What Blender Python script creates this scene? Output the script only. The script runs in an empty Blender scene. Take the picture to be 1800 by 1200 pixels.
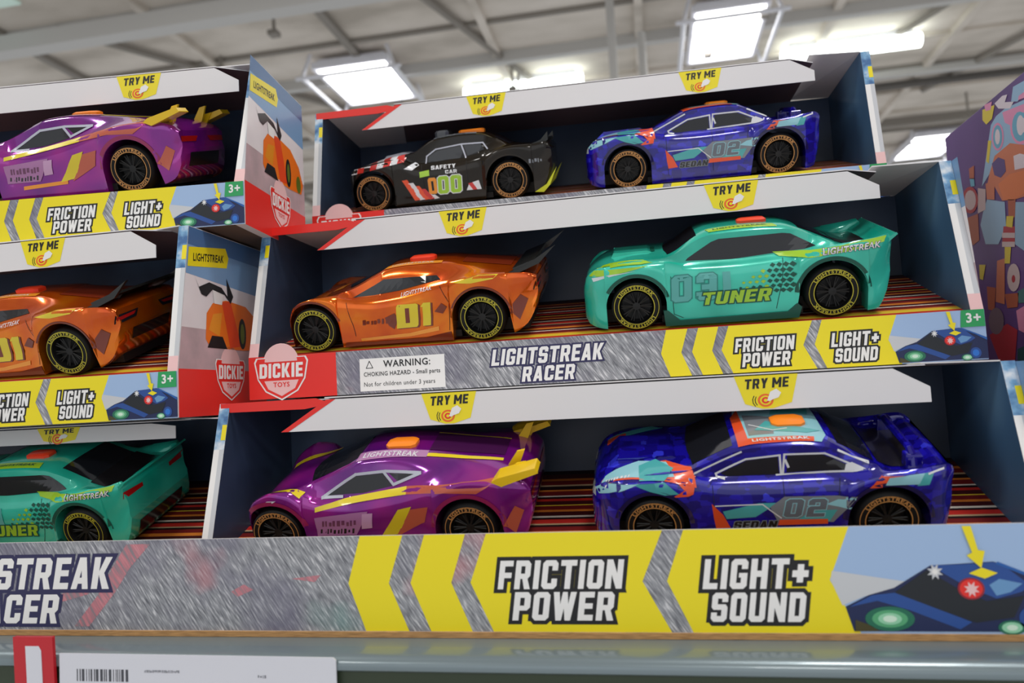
import bpy, bmesh, math, random
import numpy as np
from mathutils import Vector, Matrix
from mathutils.bvhtree import BVHTree

random.seed(7)
SC = bpy.context.scene
COL = SC.collection

# ------------------------------------------------------------------ camera
F_PX = 1301.155
yaw, pit, rol = (math.radians(a) for a in (-10.308, 4.0056, -3.0817))
d_ = Vector((math.sin(yaw) * math.cos(pit), math.cos(yaw) * math.cos(pit), math.sin(pit)))
r_ = d_.cross(Vector((0, 0, 1))).normalized()
u_ = r_.cross(d_)
R_ = r_ * math.cos(rol) + u_ * math.sin(rol)
U_ = u_ * math.cos(rol) - r_ * math.sin(rol)
cam = bpy.data.cameras.new('camera')
cam.sensor_width = 36
cam.lens = F_PX / 1800 * 36
cam.clip_start = 0.02
cam.clip_end = 200
cam.dof.use_dof = True
cam.dof.focus_distance = 0.53
cam.dof.aperture_fstop = 8
cam_o = bpy.data.objects.new('camera', cam)
COL.objects.link(cam_o)
cam_o.matrix_world = Matrix(((R_.x, U_.x, -d_.x, 0), (R_.y, U_.y, -d_.y, 0), (R_.z, U_.z, -d_.z, 0), (0, 0, 0, 1)))
SC.camera = cam_o

# ------------------------------------------------------------------ world, lights, exposure
SC.view_settings.view_transform = 'Standard'
SC.view_settings.look = 'None'
SC.view_settings.gamma = 1
SC.view_settings.exposure = 0.14
w = bpy.data.worlds.new('store_ambient')
SC.world = w
w.use_nodes = True
bg = w.node_tree.nodes['Background']
bg.inputs[0].default_value = (0.95, 0.97, 1.0, 1)
bg.inputs[1].default_value = 0.52


def area(name, loc, sx, sy, power, rot=(0, 0, 0), col=(1, 0.98, 0.95)):
    l = bpy.data.lights.new(name, 'AREA')
    l.shape = 'RECTANGLE'
    l.size, l.size_y, l.energy, l.color = sx, sy, power, col
    o = bpy.data.objects.new(name, l)
    COL.objects.link(o)
    o.location = loc
    o.rotation_euler = rot
    return o


# rows of ceiling lamps over the aisle behind and above the camera
for lx in (-3.24, 1.12, 5.4):
    area('aisle_lamp', (lx, 4.0, 3.98), .8, 1.05, 26)
    area('aisle_lamp', (lx, -0.6, 3.98), .8, 1.05, 62)
    area('aisle_lamp', (lx, -5.2, 3.98), .8, 1.05, 62)
# broad cool fill light facing the shelf from far behind the camera
area('rear_fill', (0.5, -7, 1.2), 8, 3, 30, (math.radians(90), 0, 0), (0.95, 0.98, 1))


# ------------------------------------------------------------------ materials
def lin(c):
    return tuple(((v / 255) / 12.92 if v / 255 <= 0.04045 else ((v / 255 + 0.055) / 1.055) ** 2.4) for v in c)


MATS = {}


def mat(name, rgb, rough=0.5, metal=0.0, coat=0.0, emit=0.0, spec=0.5):
    if name in MATS:
        return MATS[name]
    m = bpy.data.materials.new(name)
    m.use_nodes = True
    b = m.node_tree.nodes['Principled BSDF']
    c = lin(rgb) + (1,)
    b.inputs['Base Color'].default_value = c
    b.inputs['Roughness'].default_value = rough
    b.inputs['Metallic'].default_value = metal
    b.inputs['Coat Weight'].default_value = coat
    b.inputs['Coat Roughness'].default_value = 0.05
    b.inputs['Specular IOR Level'].default_value = spec
    if emit:
        b.inputs['Emission Color'].default_value = c
        b.inputs['Emission Strength'].default_value = emit
    MATS[name] = m
    return m


def noisy(name, stops, scale=(1, 1, 1), nscale=5, detail=4, rot=(0, 0, 0), rough=0.5, metal=0.0, coat=0.0,
          kind='noise', second=None, spec=0.5, interp='LINEAR', bump=0):
    """procedural material: a noise (or voronoi) through a colour ramp, in the object's own coordinates"""
    m = mat(name, (128, 128, 128), rough, metal, coat, spec=spec)
    nt = m.node_tree
    N, L = nt.nodes, nt.links
    b = N['Principled BSDF']
    tc = N.new('ShaderNodeTexCoord')
    mp = N.new('ShaderNodeMapping')
    mp.inputs['Scale'].default_value = scale
    mp0 = N.new('ShaderNodeMapping')
    mp0.inputs['Rotation'].default_value = rot
    L.new(tc.outputs['Object'], mp0.inputs[0])
    L.new(mp0.outputs[0], mp.inputs[0])
    if kind == 'noise':
        t = N.new('ShaderNodeTexNoise')
        t.inputs['Detail'].default_value = detail
        out = t.outputs[0]
    else:
        t = N.new('ShaderNodeTexVoronoi')
        t.distance = 'CHEBYCHEV'
        out = t.outputs['Color']
    t.inputs['Scale'].default_value = nscale
    L.new(mp.outputs[0], t.inputs['Vector'])
    cr = N.new('ShaderNodeValToRGB')
    cr.color_ramp.interpolation = interp
    e = cr.color_ramp.elements
    while len(e) < len(stops):
        e.new(0.5)
    for el, (p, c) in zip(e, stops):
        el.position = p
        el.color = lin(c) + (1,)
    L.new(out, cr.inputs[0])
    res = cr.outputs[0]
    if second:
        for (rgb, sc2, lo, hi) in second:
            n2 = N.new('ShaderNodeTexNoise')
            n2.inputs['Scale'].default_value = sc2
            n2.inputs['Detail'].default_value = 3
            ad = N.new('ShaderNodeVectorMath')
            ad.operation = 'ADD'
            ad.inputs[1].default_value = (rgb[0] * .01, rgb[1] * .013, rgb[2] * .02)
            L.new(tc.outputs['Object'], ad.inputs[0])
            L.new(ad.outputs[0], n2.inputs['Vector'])
            mr = N.new('ShaderNodeMapRange')
            mr.inputs[1].default_value = lo
            mr.inputs[2].default_value = hi
            L.new(n2.outputs[0], mr.inputs[0])
            mx = N.new('ShaderNodeMix')
            mx.data_type = 'RGBA'
            L.new(mr.outputs[0], mx.inputs[0])
            L.new(res, mx.inputs[6])
            mx.inputs[7].default_value = lin(rgb) + (1,)
            res = mx.outputs[2]
    L.new(res, b.inputs['Base Color'])
    if bump:
        bp = N.new('ShaderNodeBump')
        bp.inputs['Strength'].default_value = bump
        bp.inputs['Distance'].default_value = 0.02
        L.new(out, bp.inputs['Height'])
        L.new(bp.outputs[0], b.inputs['Normal'])
    return m


# ink and card
WHITE = mat('card_white', (226, 224, 226), 0.42)
INKW = mat('ink_white', (238, 237, 236), 0.4)
BLACK = mat('ink_black', (18, 18, 22), 0.4)
YEL = mat('ink_yellow', (240, 222, 22), 0.38)
RED = mat('ink_red', (232, 44, 36), 0.38)
PINKW = mat('ink_pale_pink', (240, 196, 196), 0.4)
ORG = mat('ink_orange', (238, 104, 30), 0.4)
GREEN = mat('ink_green', (40, 160, 92), 0.4)
NAVYINK = mat('ink_navy', (40, 38, 82), 0.4)
SKYB = mat('ink_sky_blue', (160, 188, 226), 0.38)
PALEG = mat('ink_pale_grey', (200, 203, 208), 0.38)
MIDB = mat('ink_mid_blue', (34, 76, 150), 0.38)
DEEPB = mat('ink_deep_blue', (20, 34, 80), 0.38)
LGREEN = mat('ink_light_green', (120, 214, 150), 0.38)
PGREEN = mat('ink_pale_green', (214, 240, 220), 0.38)
DARKGL = mat('ink_glass', (22, 28, 36), 0.38)
GREYCARD = mat('card_grey_inside', (176, 172, 172), 0.6)
KRAFT = noisy('corrugated_kraft', [(0.3, (150, 112, 70)), (0.7, (198, 152, 98))], (20, 20, 300), 6, rough=0.8)
KRAFTD = mat('corrugated_dark', (92, 74, 62), 0.8)
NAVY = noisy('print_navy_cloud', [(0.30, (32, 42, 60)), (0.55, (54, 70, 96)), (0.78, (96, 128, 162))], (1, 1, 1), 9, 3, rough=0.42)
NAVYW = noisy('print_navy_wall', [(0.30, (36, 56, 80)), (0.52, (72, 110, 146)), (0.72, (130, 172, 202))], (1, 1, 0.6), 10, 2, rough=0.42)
SCRATCH = noisy('print_scratched_concrete', [(0.30, (92, 94, 102)), (0.46, (138, 140, 146)), (0.56, (160, 162, 168)), (0.68, (214, 214, 218))],
                (1.0, 1.0, 0.11), 1050, 3, rot=(0, math.radians(34), 0), rough=0.42,
                second=[((104, 100, 124), 22, 0.50, 0.85), ((196, 122, 130), 15, 0.62, 0.78), ((86, 146, 138), 12, 0.62, 0.78)])
def striped(name, y0, y1, bands):
    m = mat(name, (120, 30, 30), 0.42)
    N, L = m.node_tree.nodes, m.node_tree.links
    tc = N.new('ShaderNodeTexCoord')
    sx = N.new('ShaderNodeSeparateXYZ')
    L.new(tc.outputs['Object'], sx.inputs[0])
    mr = N.new('ShaderNodeMapRange')
    mr.inputs[1].default_value, mr.inputs[2].default_value = y0, y1
    L.new(sx.outputs[1], mr.inputs[0])
    cr = N.new('ShaderNodeValToRGB')
    cr.color_ramp.interpolation = 'CONSTANT'
    e = cr.color_ramp.elements
    tot, p = sum(b_[0] for b_ in bands), 0.0
    for i_, (wd, c) in enumerate(bands):
        el = e[i_] if i_ < 2 else e.new(min(p, 1))
        el.position = p
        el.color = lin(c) + (1,)
        p += wd / tot
    L.new(mr.outputs[0], cr.inputs[0])
    L.new(cr.outputs[0], N['Principled BSDF'].inputs['Base Color'])
    return m


_dk, _mr, _rd, _or, _ye, _wh, _tn, _bk = (74, 22, 24), (122, 28, 28), (206, 46, 38), (226, 130, 48), (240, 206, 58), (240, 232, 218), (196, 166, 130), (34, 16, 18)
STRIPES = striped('print_speed_stripes', .004, .117, [(5, _tn), (3, _rd), (5, _ye), (2, _or), (5, _mr), (1.6, _wh), (3, _dk), (3.5, _or), (4, _mr), (2, _bk), (1.5, _tn), (4, _rd), (2, _bk), (2, _wh), (4, _dk), (2.5, _or), (4, _mr), (1.2, _ye),
                                                              (4, _dk), (3, _rd), (2, _bk), (1.5, _wh), (5, _mr), (2, _or), (4, _bk), (2, _tn), (5, _mr), (2.5, _or), (6, _dk), (5, _bk)])
EDGEB = noisy('print_edge_blue', [(0.35, (58, 104, 156)), (0.5, (120, 168, 206)), (0.66, (226, 232, 238))], (1, 1, 1), 90, 3, rough=0.42)
PANELG = noisy('print_panel_grey', [(0.3, (222, 214, 218)), (0.7, (242, 238, 241))], (1, 1, 1), 14, 3, rough=0.38)
PANELP = noisy('print_panel_rose', [(0.3, (164, 148, 152)), (0.7, (212, 180, 186))], (1, 1, 1), 30, 4, rough=0.38)
# toys
TYRE = mat('tyre_rubber', (14, 14, 15), 0.6, spec=.3)
RIMM = mat('rim_black', (7, 7, 8), 0.5)
CHASSIS = mat('chassis_black', (14, 14, 17), 0.6)
GLASS = mat('tinted_window', (26, 28, 34), 0.1, coat=0.6)
GOLD = mat('lettering_gold', (206, 148, 84), 0.4, metal=0.1)
LEMON = mat('lettering_yellow', (190, 180, 50), 0.45)
BTN_O = mat('button_orange', (255, 140, 30), 0.35)
BTN_R = mat('button_red', (240, 66, 36), 0.35)
TEAL = noisy('paint_teal', [(0.3, (14, 174, 150)), (0.7, (66, 218, 192))], (1, 1, 1), 26, 2, rough=0.22, metal=0.15, coat=0.9)
BLUE = noisy('paint_deep_blue', [(0.0, (18, 10, 128)), (0.45, (24, 16, 160)), (0.68, (32, 24, 186)), (0.88, (52, 58, 224))], (1, 1, 1.6), 150, rough=0.16, metal=0.15, coat=1.0, kind='vor', interp='CONSTANT')
ORANGE = noisy('paint_amber', [(0.3, (206, 70, 0)), (0.55, (234, 106, 0)), (0.8, (252, 156, 12))], (1, 1, 1), 30, 3, rough=0.16, metal=0.7, coat=0.6)
PURPLE = noisy('paint_purple', [(0.25, (92, 16, 128)), (0.5, (142, 24, 148)), (0.8, (196, 40, 150))], (1, 1, 1), 24, 2, rough=0.14, metal=0.45, coat=1.0)
BLACKP = noisy('paint_black', [(0.3, (14, 11, 7)), (0.8, (38, 28, 15))], (1, 1, 1), 30, 2, rough=0.14, metal=0.0, coat=0.3, spec=0.3)
D_TEAL = mat('decal_turquoise', (76, 176, 178), 0.3, coat=0.6)
D_PALE = mat('decal_pale_cyan', (150, 208, 220), 0.3, coat=0.6)
D_OR = mat('decal_vermilion', (236, 84, 38), 0.3, coat=0.6)
D_GREY = mat('decal_grey', (128, 134, 142), 0.3, coat=0.6)
D_WH = mat('decal_white', (228, 230, 234), 0.3, coat=0.6)
D_BK = mat('decal_black', (24, 22, 26), 0.3, coat=0.6)
D_YEL = mat('decal_yellow', (228, 206, 34), 0.3, coat=0.6)
D_LIME = mat('decal_lime', (160, 206, 40), 0.3, coat=0.6)
D_RED = mat('decal_red', (206, 44, 38), 0.3, coat=0.6)
D_AMB = mat('decal_amber', (238, 150, 34), 0.3, coat=0.6)
D_SEA = mat('decal_sea_grey', (88, 178, 172), 0.3, coat=0.6)
D_DKTEAL = mat('decal_dark_green', (16, 84, 70), 0.4)
D_DKOR = mat('decal_dark_brown', (120, 40, 12), 0.3, coat=0.6)
D_MAUVE = mat('decal_mauve', (176, 118, 170), 0.3, coat=0.6)
HEADL = mat('headlamp', (215, 225, 230), 0.1, coat=1)
TAILL = mat('tail_lamp', (170, 20, 16), 0.15, coat=1)
WINGY = mat('wing_yellow', (242, 200, 16), 0.35, coat=0.4)
WINGB = mat('wing_black', (22, 24, 22), 0.3, coat=0.4)
# store
RAIL = mat('shelf_rail_grey', (118, 132, 138), 0.28, metal=0.3, coat=0.4)
SHELF = mat('shelf_grey', (118, 130, 134), 0.35, metal=0.2)
CHANNEL = mat('price_channel_green', (52, 64, 46), 0.5)
PLASTR = mat('tag_red_plastic', (190, 30, 42), 0.35)
LAMPW = mat('lamp_white_frame', (222, 222, 228), 0.5)
LAMPE = mat('lamp_diffuser', (255, 255, 255), 0.5, emit=9)
TUBEE = mat('tube_diffuser', (244, 255, 250), 0.5, emit=6)
CEIL = noisy('ceiling_deck', [(0.3, (172, 163, 151)), (0.5, (204, 195, 183)), (0.7, (220, 211, 200))], (0.5, 1.1, 1), 1.7, 5, rough=0.8)
BEAMW = mat('beam_pale', (190, 188, 184), 0.7)
BEAMD = mat('beam_dark', (138, 132, 124), 0.8)
VIOLET = noisy('print_violet', [(0.3, (84, 56, 122)), (0.7, (108, 76, 146))], (1, 1, 1), 8, 2, rough=0.4)


# ------------------------------------------------------------------ mesh builder
class MB:
    def __init__(s):
        s.v, s.f, s.m, s.mats = [], [], [], []

    def mi(s, m):
        if m not in s.mats:
            s.mats.append(m)
        return s.mats.index(m)

    def add(s, vs, fs, m):
        o = len(s.v)
        k = s.mi(m)
        s.v += [tuple(p) for p in vs]
        for f in fs:
            s.f.append([o + i for i in f])
            s.m.append(k)

    def box(s, lo, hi, m):
        x0, y0, z0 = lo
        x1, y1, z1 = hi
        s.add([(x0, y0, z0), (x1, y0, z0), (x1, y1, z0), (x0, y1, z0), (x0, y0, z1), (x1, y0, z1), (x1, y1, z1), (x0, y1, z1)],
              [(0, 3, 2, 1), (4, 5, 6, 7), (0, 1, 5, 4), (1, 2, 6, 5), (2, 3, 7, 6), (3, 0, 4, 7)], m)

    def prism(s, poly, o, ua, va, n, th, m, mside=None, mback=None):
        """polygon (u,v) on a plane, front face at o, thickness th against the normal n"""
        o, ua, va, n = (Vector(t) for t in (o, ua, va, n))
        A = [o + ua * a + va * b for a, b in poly]
        B = [p - n * th for p in A]
        k = len(poly)
        area2 = sum(poly[i][0] * poly[(i + 1) % k][1] - poly[(i + 1) % k][0] * poly[i][1] for i in range(k))
        if (area2 > 0) != (ua.cross(va).dot(n) > 0):
            A.reverse()
            B.reverse()
        s.add(A, [list(range(k))], m)
        s.add(B, [list(range(k))[::-1]], mback or m)
        s.add(A + B, [(i, k + i, k + (i + 1) % k, (i + 1) % k) for i in range(k)], mside or m)

    def tube(s, a, b, r, m, n=10):
        a, b = Vector(a), Vector(b)
        z = (b - a).normalized()
        x = z.orthogonal().normalized()
        y = z.cross(x)
        vs = []
        for p in (a, b):
            for i in range(n):
                t = 2 * math.pi * i / n
                vs.append(p + (x * math.cos(t) + y * math.sin(t)) * r)
        s.add(vs, [(i, (i + 1) % n, n + (i + 1) % n, n + i) for i in range(n)] + [list(range(n))[::-1], list(range(n, 2 * n))], m)

    def lathe_y(s, prof, m, n=40):
        """profile (r, y) spun round the y axis"""
        vs, k = [], len(prof)
        for i in range(n):
            t = 2 * math.pi * i / n
            vs += [(r * math.cos(t), y, r * math.sin(t)) for r, y in prof]
        fs = []
        for i in range(n):
            j = (i + 1) % n
            for q in range(k - 1):
                fs.append((i * k + q, j * k + q, j * k + q + 1, i * k + q + 1))
        s.add(vs, fs, m)

    def art(s, art, o, ua, va, n, step=0.00007, base=0.00008):
        o, ua, va, n = (Vector(t) for t in (o, ua, va, n))
        flip = ua.cross(va).dot(n) < 0
        for pts, fs, m, layer in art.items:
            vs = [o + ua * a + va * b + n * (base + step * layer) for a, b in pts]
            s.add(vs, [f[::-1] for f in fs] if flip else fs, m)

    def build(s, name, parent=None, smooth=None, bevel=0, recalc=False):
        me = bpy.data.meshes.new(name)
        me.from_pydata(s.v, [], s.f)
        for m in s.mats:
            me.materials.append(m)
        me.polygons.foreach_set('material_index', s.m)
        if recalc:
            bm = bmesh.new()
            bm.from_mesh(me)
            bmesh.ops.recalc_face_normals(bm, faces=bm.faces)
            bm.to_mesh(me)
            bm.free()
        if smooth is not None:
            me.polygons.foreach_set('use_smooth', [True] * len(me.polygons))
            me.set_sharp_from_angle(angle=math.radians(smooth))
        me.update()
        o = bpy.data.objects.new(name, me)
        COL.objects.link(o)
        if bevel:
            bv = o.modifiers.new('bevel', 'BEVEL')
            bv.width = bevel
            bv.segments = 3
            bv.limit_method = 'ANGLE'
        if parent:
            o.parent = parent
        return o


_tc = {}


def text_mesh(t, off):
    k = (t, off)
    if k not in _tc:
        c = bpy.data.curves.new('t', 'FONT')
        c.body = t
        c.offset = off
        c.resolution_u = 2
        c.fill_mode = 'FRONT'
        c.space_character = 1.06 + 1.3 * max(0, off)
        ob = bpy.data.objects.new('t', c)
        me = bpy.data.meshes.new_from_object(ob)
        vs = [(v.co.x, v.co.y) for v in me.vertices]
        fs = []
        for p in me.polygons:
            f = list(p.vertices)
            a = sum(vs[f[i]][0] * vs[f[(i + 1) % len(f)]][1] - vs[f[(i + 1) % len(f)]][0] * vs[f[i]][1] for i in range(len(f)))
            if abs(a) < 1e-9:
                continue
            fs.append(f if a > 0 else f[::-1])
        bpy.data.objects.remove(ob)
        bpy.data.meshes.remove(me)
        _tc[k] = (vs, fs)
    return _tc[k]


def _glyphs():
    q = lambda a, b, c, d: [(a, b), (c, b), (c, d), (a, d)]
    S = .22
    top = [(0, .80), (.60, .80), (.60, .89), (.49, 1), (.11, 1), (0, .89)]
    bot = [(0, .11), (.11, 0), (.49, 0), (.60, .11), (.60, .20), (0, .20)]
    L, Rr = q(0, .11, S, .89), q(.60 - S, .11, .60, .89)
    st = q(0, 0, S, 1)
    g = {
        'A': [[(0, 0), (.21, 0), (.38, 1), (.19, 1)], [(.41, 0), (.62, 0), (.43, 1), (.24, 1)], q(.10, .17, .52, .36)],
        'C': [top, bot, L, q(.38, .64, .60, .89), q(.38, .11, .60, .36)],
        'D': [st, [(0, .80), (.60, .80), (.60, .87), (.47, 1), (0, 1)], [(0, 0), (.47, 0), (.60, .13), (.60, .20), (0, .20)], q(.38, .13, .60, .87)],
        'E': [st, q(0, .8, .54, 1), q(0, .41, .50, .60), q(0, 0, .54, .2)],
        'F': [st, q(0, .8, .54, 1), q(0, .39, .50, .58)],
        'G': [top, bot, L, q(.38, .66, .60, .89), q(.38, .11, .60, .53), q(.30, .38, .60, .53)],
        'H': [st, q(.38, 0, .60, 1), q(0, .40, .60, .60)],
        'I': [st],
        'K': [st, [(.18, .45), (.39, 1), (.63, 1), (.38, .45)], [(.18, .55), (.38, .55), (.65, 0), (.40, 0)]],
        'L': [st, q(0, 0, .52, .2)],
        'M': [st, q(.60, 0, .82, 1), [(.0, 1), (.22, 1), (.50, .30), (.32, .30)], [(.60, 1), (.82, 1), (.50, .30), (.32, .30)]],
        'N': [st, q(.42, 0, .64, 1), [(0, 1), (.22, 1), (.64, 0), (.42, 0)]],
        'O': [top, bot, L, Rr],
        'P': [st, [(0, .80), (.60, .80), (.60, .88), (.49, 1), (0, 1)], q(.38, .46, .60, .88), [(0, .35), (.49, .35), (.60, .46), (.60, .52), (0, .52)]],
        'R': [st, [(0, .80), (.60, .80), (.60, .88), (.49, 1), (0, 1)], q(.38, .50, .60, .88), [(0, .36), (.50, .36), (.60, .47), (.60, .54), (0, .54)], [(.28, .42), (.48, .42), (.63, 0), (.40, 0)]],
        'S': [top, bot, q(0, .52, S, .89), q(.38, .11, .60, .50), [(0, .50), (.08, .41), (.60, .41), (.60, .50), (.52, .60), (0, .60)], q(.38, .68, .60, .89), q(0, .11, S, .32)],
        'T': [q(0, .8, .62, 1), q(.20, 0, .42, 1)],
        'U': [q(0, .11, S, 1), q(.38, .11, .60, 1), bot],
        'V': [[(0, 1), (.22, 1), (.42, 0), (.22, 0)], [(.42, 1), (.64, 1), (.42, 0), (.22, 0)]],
        'W': [[(0, 1), (.21, 1), (.35, 0), (.15, 0)], [(.33, 1), (.50, 1), (.35, 0), (.19, 0)], [(.33, 1), (.50, 1), (.64, 0), (.48, 0)], [(.62, 1), (.83, 1), (.68, 0), (.48, 0)]],
        'Y': [[(0, 1), (.23, 1), (.42, .40), (.20, .40)], [(.39, 1), (.62, 1), (.42, .40), (.20, .40)], q(.20, 0, .42, .45)],
        '+': [q(.02, .38, .58, .60), q(.19, .20, .41, .80)],
        '0': [top, bot, L, Rr],
        '2': [top, q(.38, .50, .60, .89), q(0, .66, S, .89), [(0, .41), (.60, .41), (.60, .52), (.52, .60), (.08, .60), (0, .52)], q(0, .1, S, .5), q(0, 0, .60, .2)],
        '3': [top, bot, Rr, q(.16, .41, .50, .60), q(0, .68, S, .89), q(0, .11, S, .32)],
        '7': [q(0, .8, .60, 1), [(.12, 0), (.35, 0), (.60, .82), (.37, .82)]],
    }
    return g


GLY = _glyphs()


def inflate(P, d):
    a = sum(P[i][0] * P[(i + 1) % len(P)][1] - P[(i + 1) % len(P)][0] * P[i][1] for i in range(len(P)))
    if a < 0:
        P = P[::-1]
    n, out = len(P), []
    for i in range(n):
        p0, p1, p2 = Vector(P[i - 1]), Vector(P[i]), Vector(P[(i + 1) % n])
        e1, e2 = (p1 - p0).normalized(), (p2 - p1).normalized()
        n1, n2 = Vector((e1.y, -e1.x)), Vector((e2.y, -e2.x))
        b = (n1 + n2)
        k = d / max(.35, 1 + n1.dot(n2)) if True else d
        out.append(tuple(p1 + b * k))
    return out


class Art:
    """flat printing: a list of coloured polygons with a stacking order"""

    def __init__(s, scale=0.001, ox=0, oy=0):
        s.items, s.k, s.ox, s.oy = [], scale, ox, oy

    def T(s, p):
        return (s.ox + p[0] * s.k, s.oy + p[1] * s.k)

    def poly(s, pts, m, layer=0):
        k = len(pts)
        a = sum(pts[i][0] * pts[(i + 1) % k][1] - pts[(i + 1) % k][0] * pts[i][1] for i in range(k))
        pts = [s.T(p) for p in (pts if a > 0 else pts[::-1])]
        s.items.append((pts, [list(range(k))], m, layer))

    def rect(s, x0, y0, x1, y1, m, layer=0):
        s.poly([(x0, y0), (x1, y0), (x1, y1), (x0, y1)], m, layer)

    def ell(s, cx, cy, rx, ry, m, layer=0, n=28, a0=0, a1=360):
        full = a1 - a0 >= 360
        s.poly([(cx + rx * math.cos(math.radians(a0 + (a1 - a0) * i / (n if full else n - 1))), cy + ry * math.sin(math.radians(a0 + (a1 - a0) * i / (n if full else n - 1)))) for i in range(n)], m, layer)

    def line(s, pts, wd, m, layer=0, closed=False):
        n = len(pts)
        for i in range(n if closed else n - 1):
            a, b = Vector(pts[i]), Vector(pts[(i + 1) % n])
            t = (b - a).normalized()
            q = Vector((-t.y, t.x)) * wd / 2
            a, b = a - t * wd * .4, b + t * wd * .4
            s.poly([a - q, b - q, b + q, a + q], m, layer)

    def block(s, t, x0, y0, x1, y1, m, layer=0, ow=0, mo=None, shear=0.0, rise=0.0, gap=.11):
        """heavy block capitals with a solid outline of width ow"""
        x, parts = 0, []
        for ch in t:
            if ch == ' ':
                x += .30
                continue
            ps = GLY[ch]
            wd = max(p[0] for q in ps for p in q)
            parts += [[(p[0] + x, p[1]) for p in q] for q in ps]
            x += wd + gap
        kx, ky = (x1 - x0) / (x - gap), y1 - y0
        ps = []
        for q in parts:
            pts = []
            for px, py in q:
                X, Y = px * kx, py * ky
                pts.append((x0 + X + (Y - ky / 2) * shear, y0 + Y + X * rise))
            ps.append(pts)
        if ow:
            for i, q in enumerate(ps):
                s.poly(inflate(q, ow), mo, layer + i * .004)
        for i, q in enumerate(ps):
            s.poly(q, m, layer + 1 + i * .004)

    def scribble(s, x0, y0, x1, y1, m, layer=0, seed=1, shear=.2):
        """a row of unreadable small strokes"""
        rr = random.Random(seed)
        x, h = x0, y1 - y0
        while x < x1 - h * .3:
            wd = h * rr.uniform(.25, .6)
            lo, hi = y0 + h * rr.choice((0, 0, .2)), y1 - h * rr.choice((0, 0, .25))
            s.poly([(x, lo), (x + wd, lo), (x + wd + (hi - lo) * shear, hi), (x + (hi - lo) * shear, hi)], m, layer)
            x += wd + h * rr.uniform(.15, .4)

    def text(s, t, x0, y0, x1, y1, m, layer=0, bold=0.02, outline=None, mo=None, shear=0.0, rise=0.0):
        vs, fs = text_mesh(t, bold)
        xs, ys = [v[0] for v in vs], [v[1] for v in vs]
        bx, by = min(xs), min(ys)
        kx, ky = (x1 - x0) / (max(xs) - bx), (y1 - y0) / (max(ys) - by)

        def tr(v):
            X, Y = (v[0] - bx) * kx, (v[1] - by) * ky
            return s.T((x0 + X + (Y - (y1 - y0) / 2) * shear, y0 + Y + X * rise))
        if outline:
            # same spacing for the outline: glyph by glyph would drift, so reuse the base spacing
            vo, fo = text_outline(t, bold, outline)
            s.items.append(([tr(v) for v in vo], fo, mo, layer))
        s.items.append(([tr(v) for v in vs], fs, m, layer + 1))


def text_outline(t, bold, out):
    k = (t, bold, out, 'o')
    if k not in _tc:
        c = bpy.data.curves.new('t', 'FONT')
        c.body = t
        c.offset = out
        c.resolution_u = 2
        c.fill_mode = 'FRONT'
        c.space_character = 1.06 + 1.3 * max(0, bold)
        ob = bpy.data.objects.new('t', c)
        me = bpy.data.meshes.new_from_object(ob)
        vs = [(v.co.x, v.co.y) for v in me.vertices]
        fs = []
        for p in me.polygons:
            f = list(p.vertices)
            a = sum(vs[f[i]][0] * vs[f[(i + 1) % len(f)]][1] - vs[f[(i + 1) % len(f)]][0] * vs[f[i]][1] for i in range(len(f)))
            if abs(a) > 1e-9:
                fs.append(f if a > 0 else f[::-1])
        bpy.data.objects.remove(ob)
        bpy.data.meshes.remove(me)
        _tc[k] = (vs, fs)
    return _tc[k]


def thing(name, label, cat, M=Matrix.Identity(4), group=None):
    o = bpy.data.objects.new(name, None)
    COL.objects.link(o)
    o.empty_display_size = 0.02
    o.matrix_world = M
    return tag(o, label, cat, group)


def tag(o, label, cat, group=None):
    o['label'] = label
    o['category'] = cat
    if group:
        o['group'] = group
    return o


def struct(o):
    o['kind'] = 'structure'
    return o


def kids(o):
    return [c for c in bpy.data.objects if c.parent == o]


def copy_tree(o, parent=None):
    c = o.copy()
    COL.objects.link(c)
    if parent:
        c.parent = parent
        c.matrix_parent_inverse = o.matrix_parent_inverse
    for ch in kids(o):
        copy_tree(ch, c)
    return c


# ------------------------------------------------------------------ the store around the shelf
CZ = 4.15
b = MB()
b.box((-16, -9, CZ), (16, 24, CZ + .1), CEIL)
struct(b.build('ceiling'))
b = MB()
b.box((-2.2, -1.2, -1.5), (2.2, 1.6, -1.4), mat('floor_vinyl', (186, 182, 174), 0.35))
struct(b.build('floor'))
b = MB()
b.box((-16, 24, -1.4), (16, 24.1, CZ), mat('wall_paint', (206, 204, 198), 0.7))
struct(b.build('wall_back'))
n_t = 0


def trim(fn):
    global n_t
    n_t += 1
    bb = MB()
    fn(bb)
    return struct(bb.build('trim_%d' % n_t))


for y in (5.2, 6.6, 8.6, 10.6, 12.8, 15.4, 18.5):       # purlins across the aisle
    trim(lambda q: q.box((-16, y, CZ - .13), (16, y + .10, CZ), BEAMW if y != 12.8 else BEAMD))
for i, x in enumerate((-9.0, -6.6, -4.9, -3.2, -1.6, 0.1, 2.3, 3.9, 5.6, 7.4, 9.6)):   # ribs running away
    trim(lambda q: q.box((x, 3, CZ - .07), (x + .09, 23, CZ), BEAMD if i in (1, 3, 8, 9) else CEIL))
trim(lambda q: q.box((-16, 6.25, CZ - .42), (-1.0, 6.42, CZ - .25), BEAMW))
trim(lambda q: q.tube((-5.35, 8.4, CZ), (-5.35, 8.4, 0.2), .062, BEAMW, 16))
trim(lambda q: q.tube((-0.15, 7.6, CZ), (-0.15, 7.6, 1.2), .045, BEAMW, 12))
trim(lambda q: q.tube((0.16, 8.0, CZ - .3), (0.16, 8.0, 1.2), .045, BEAMW, 12))


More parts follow.
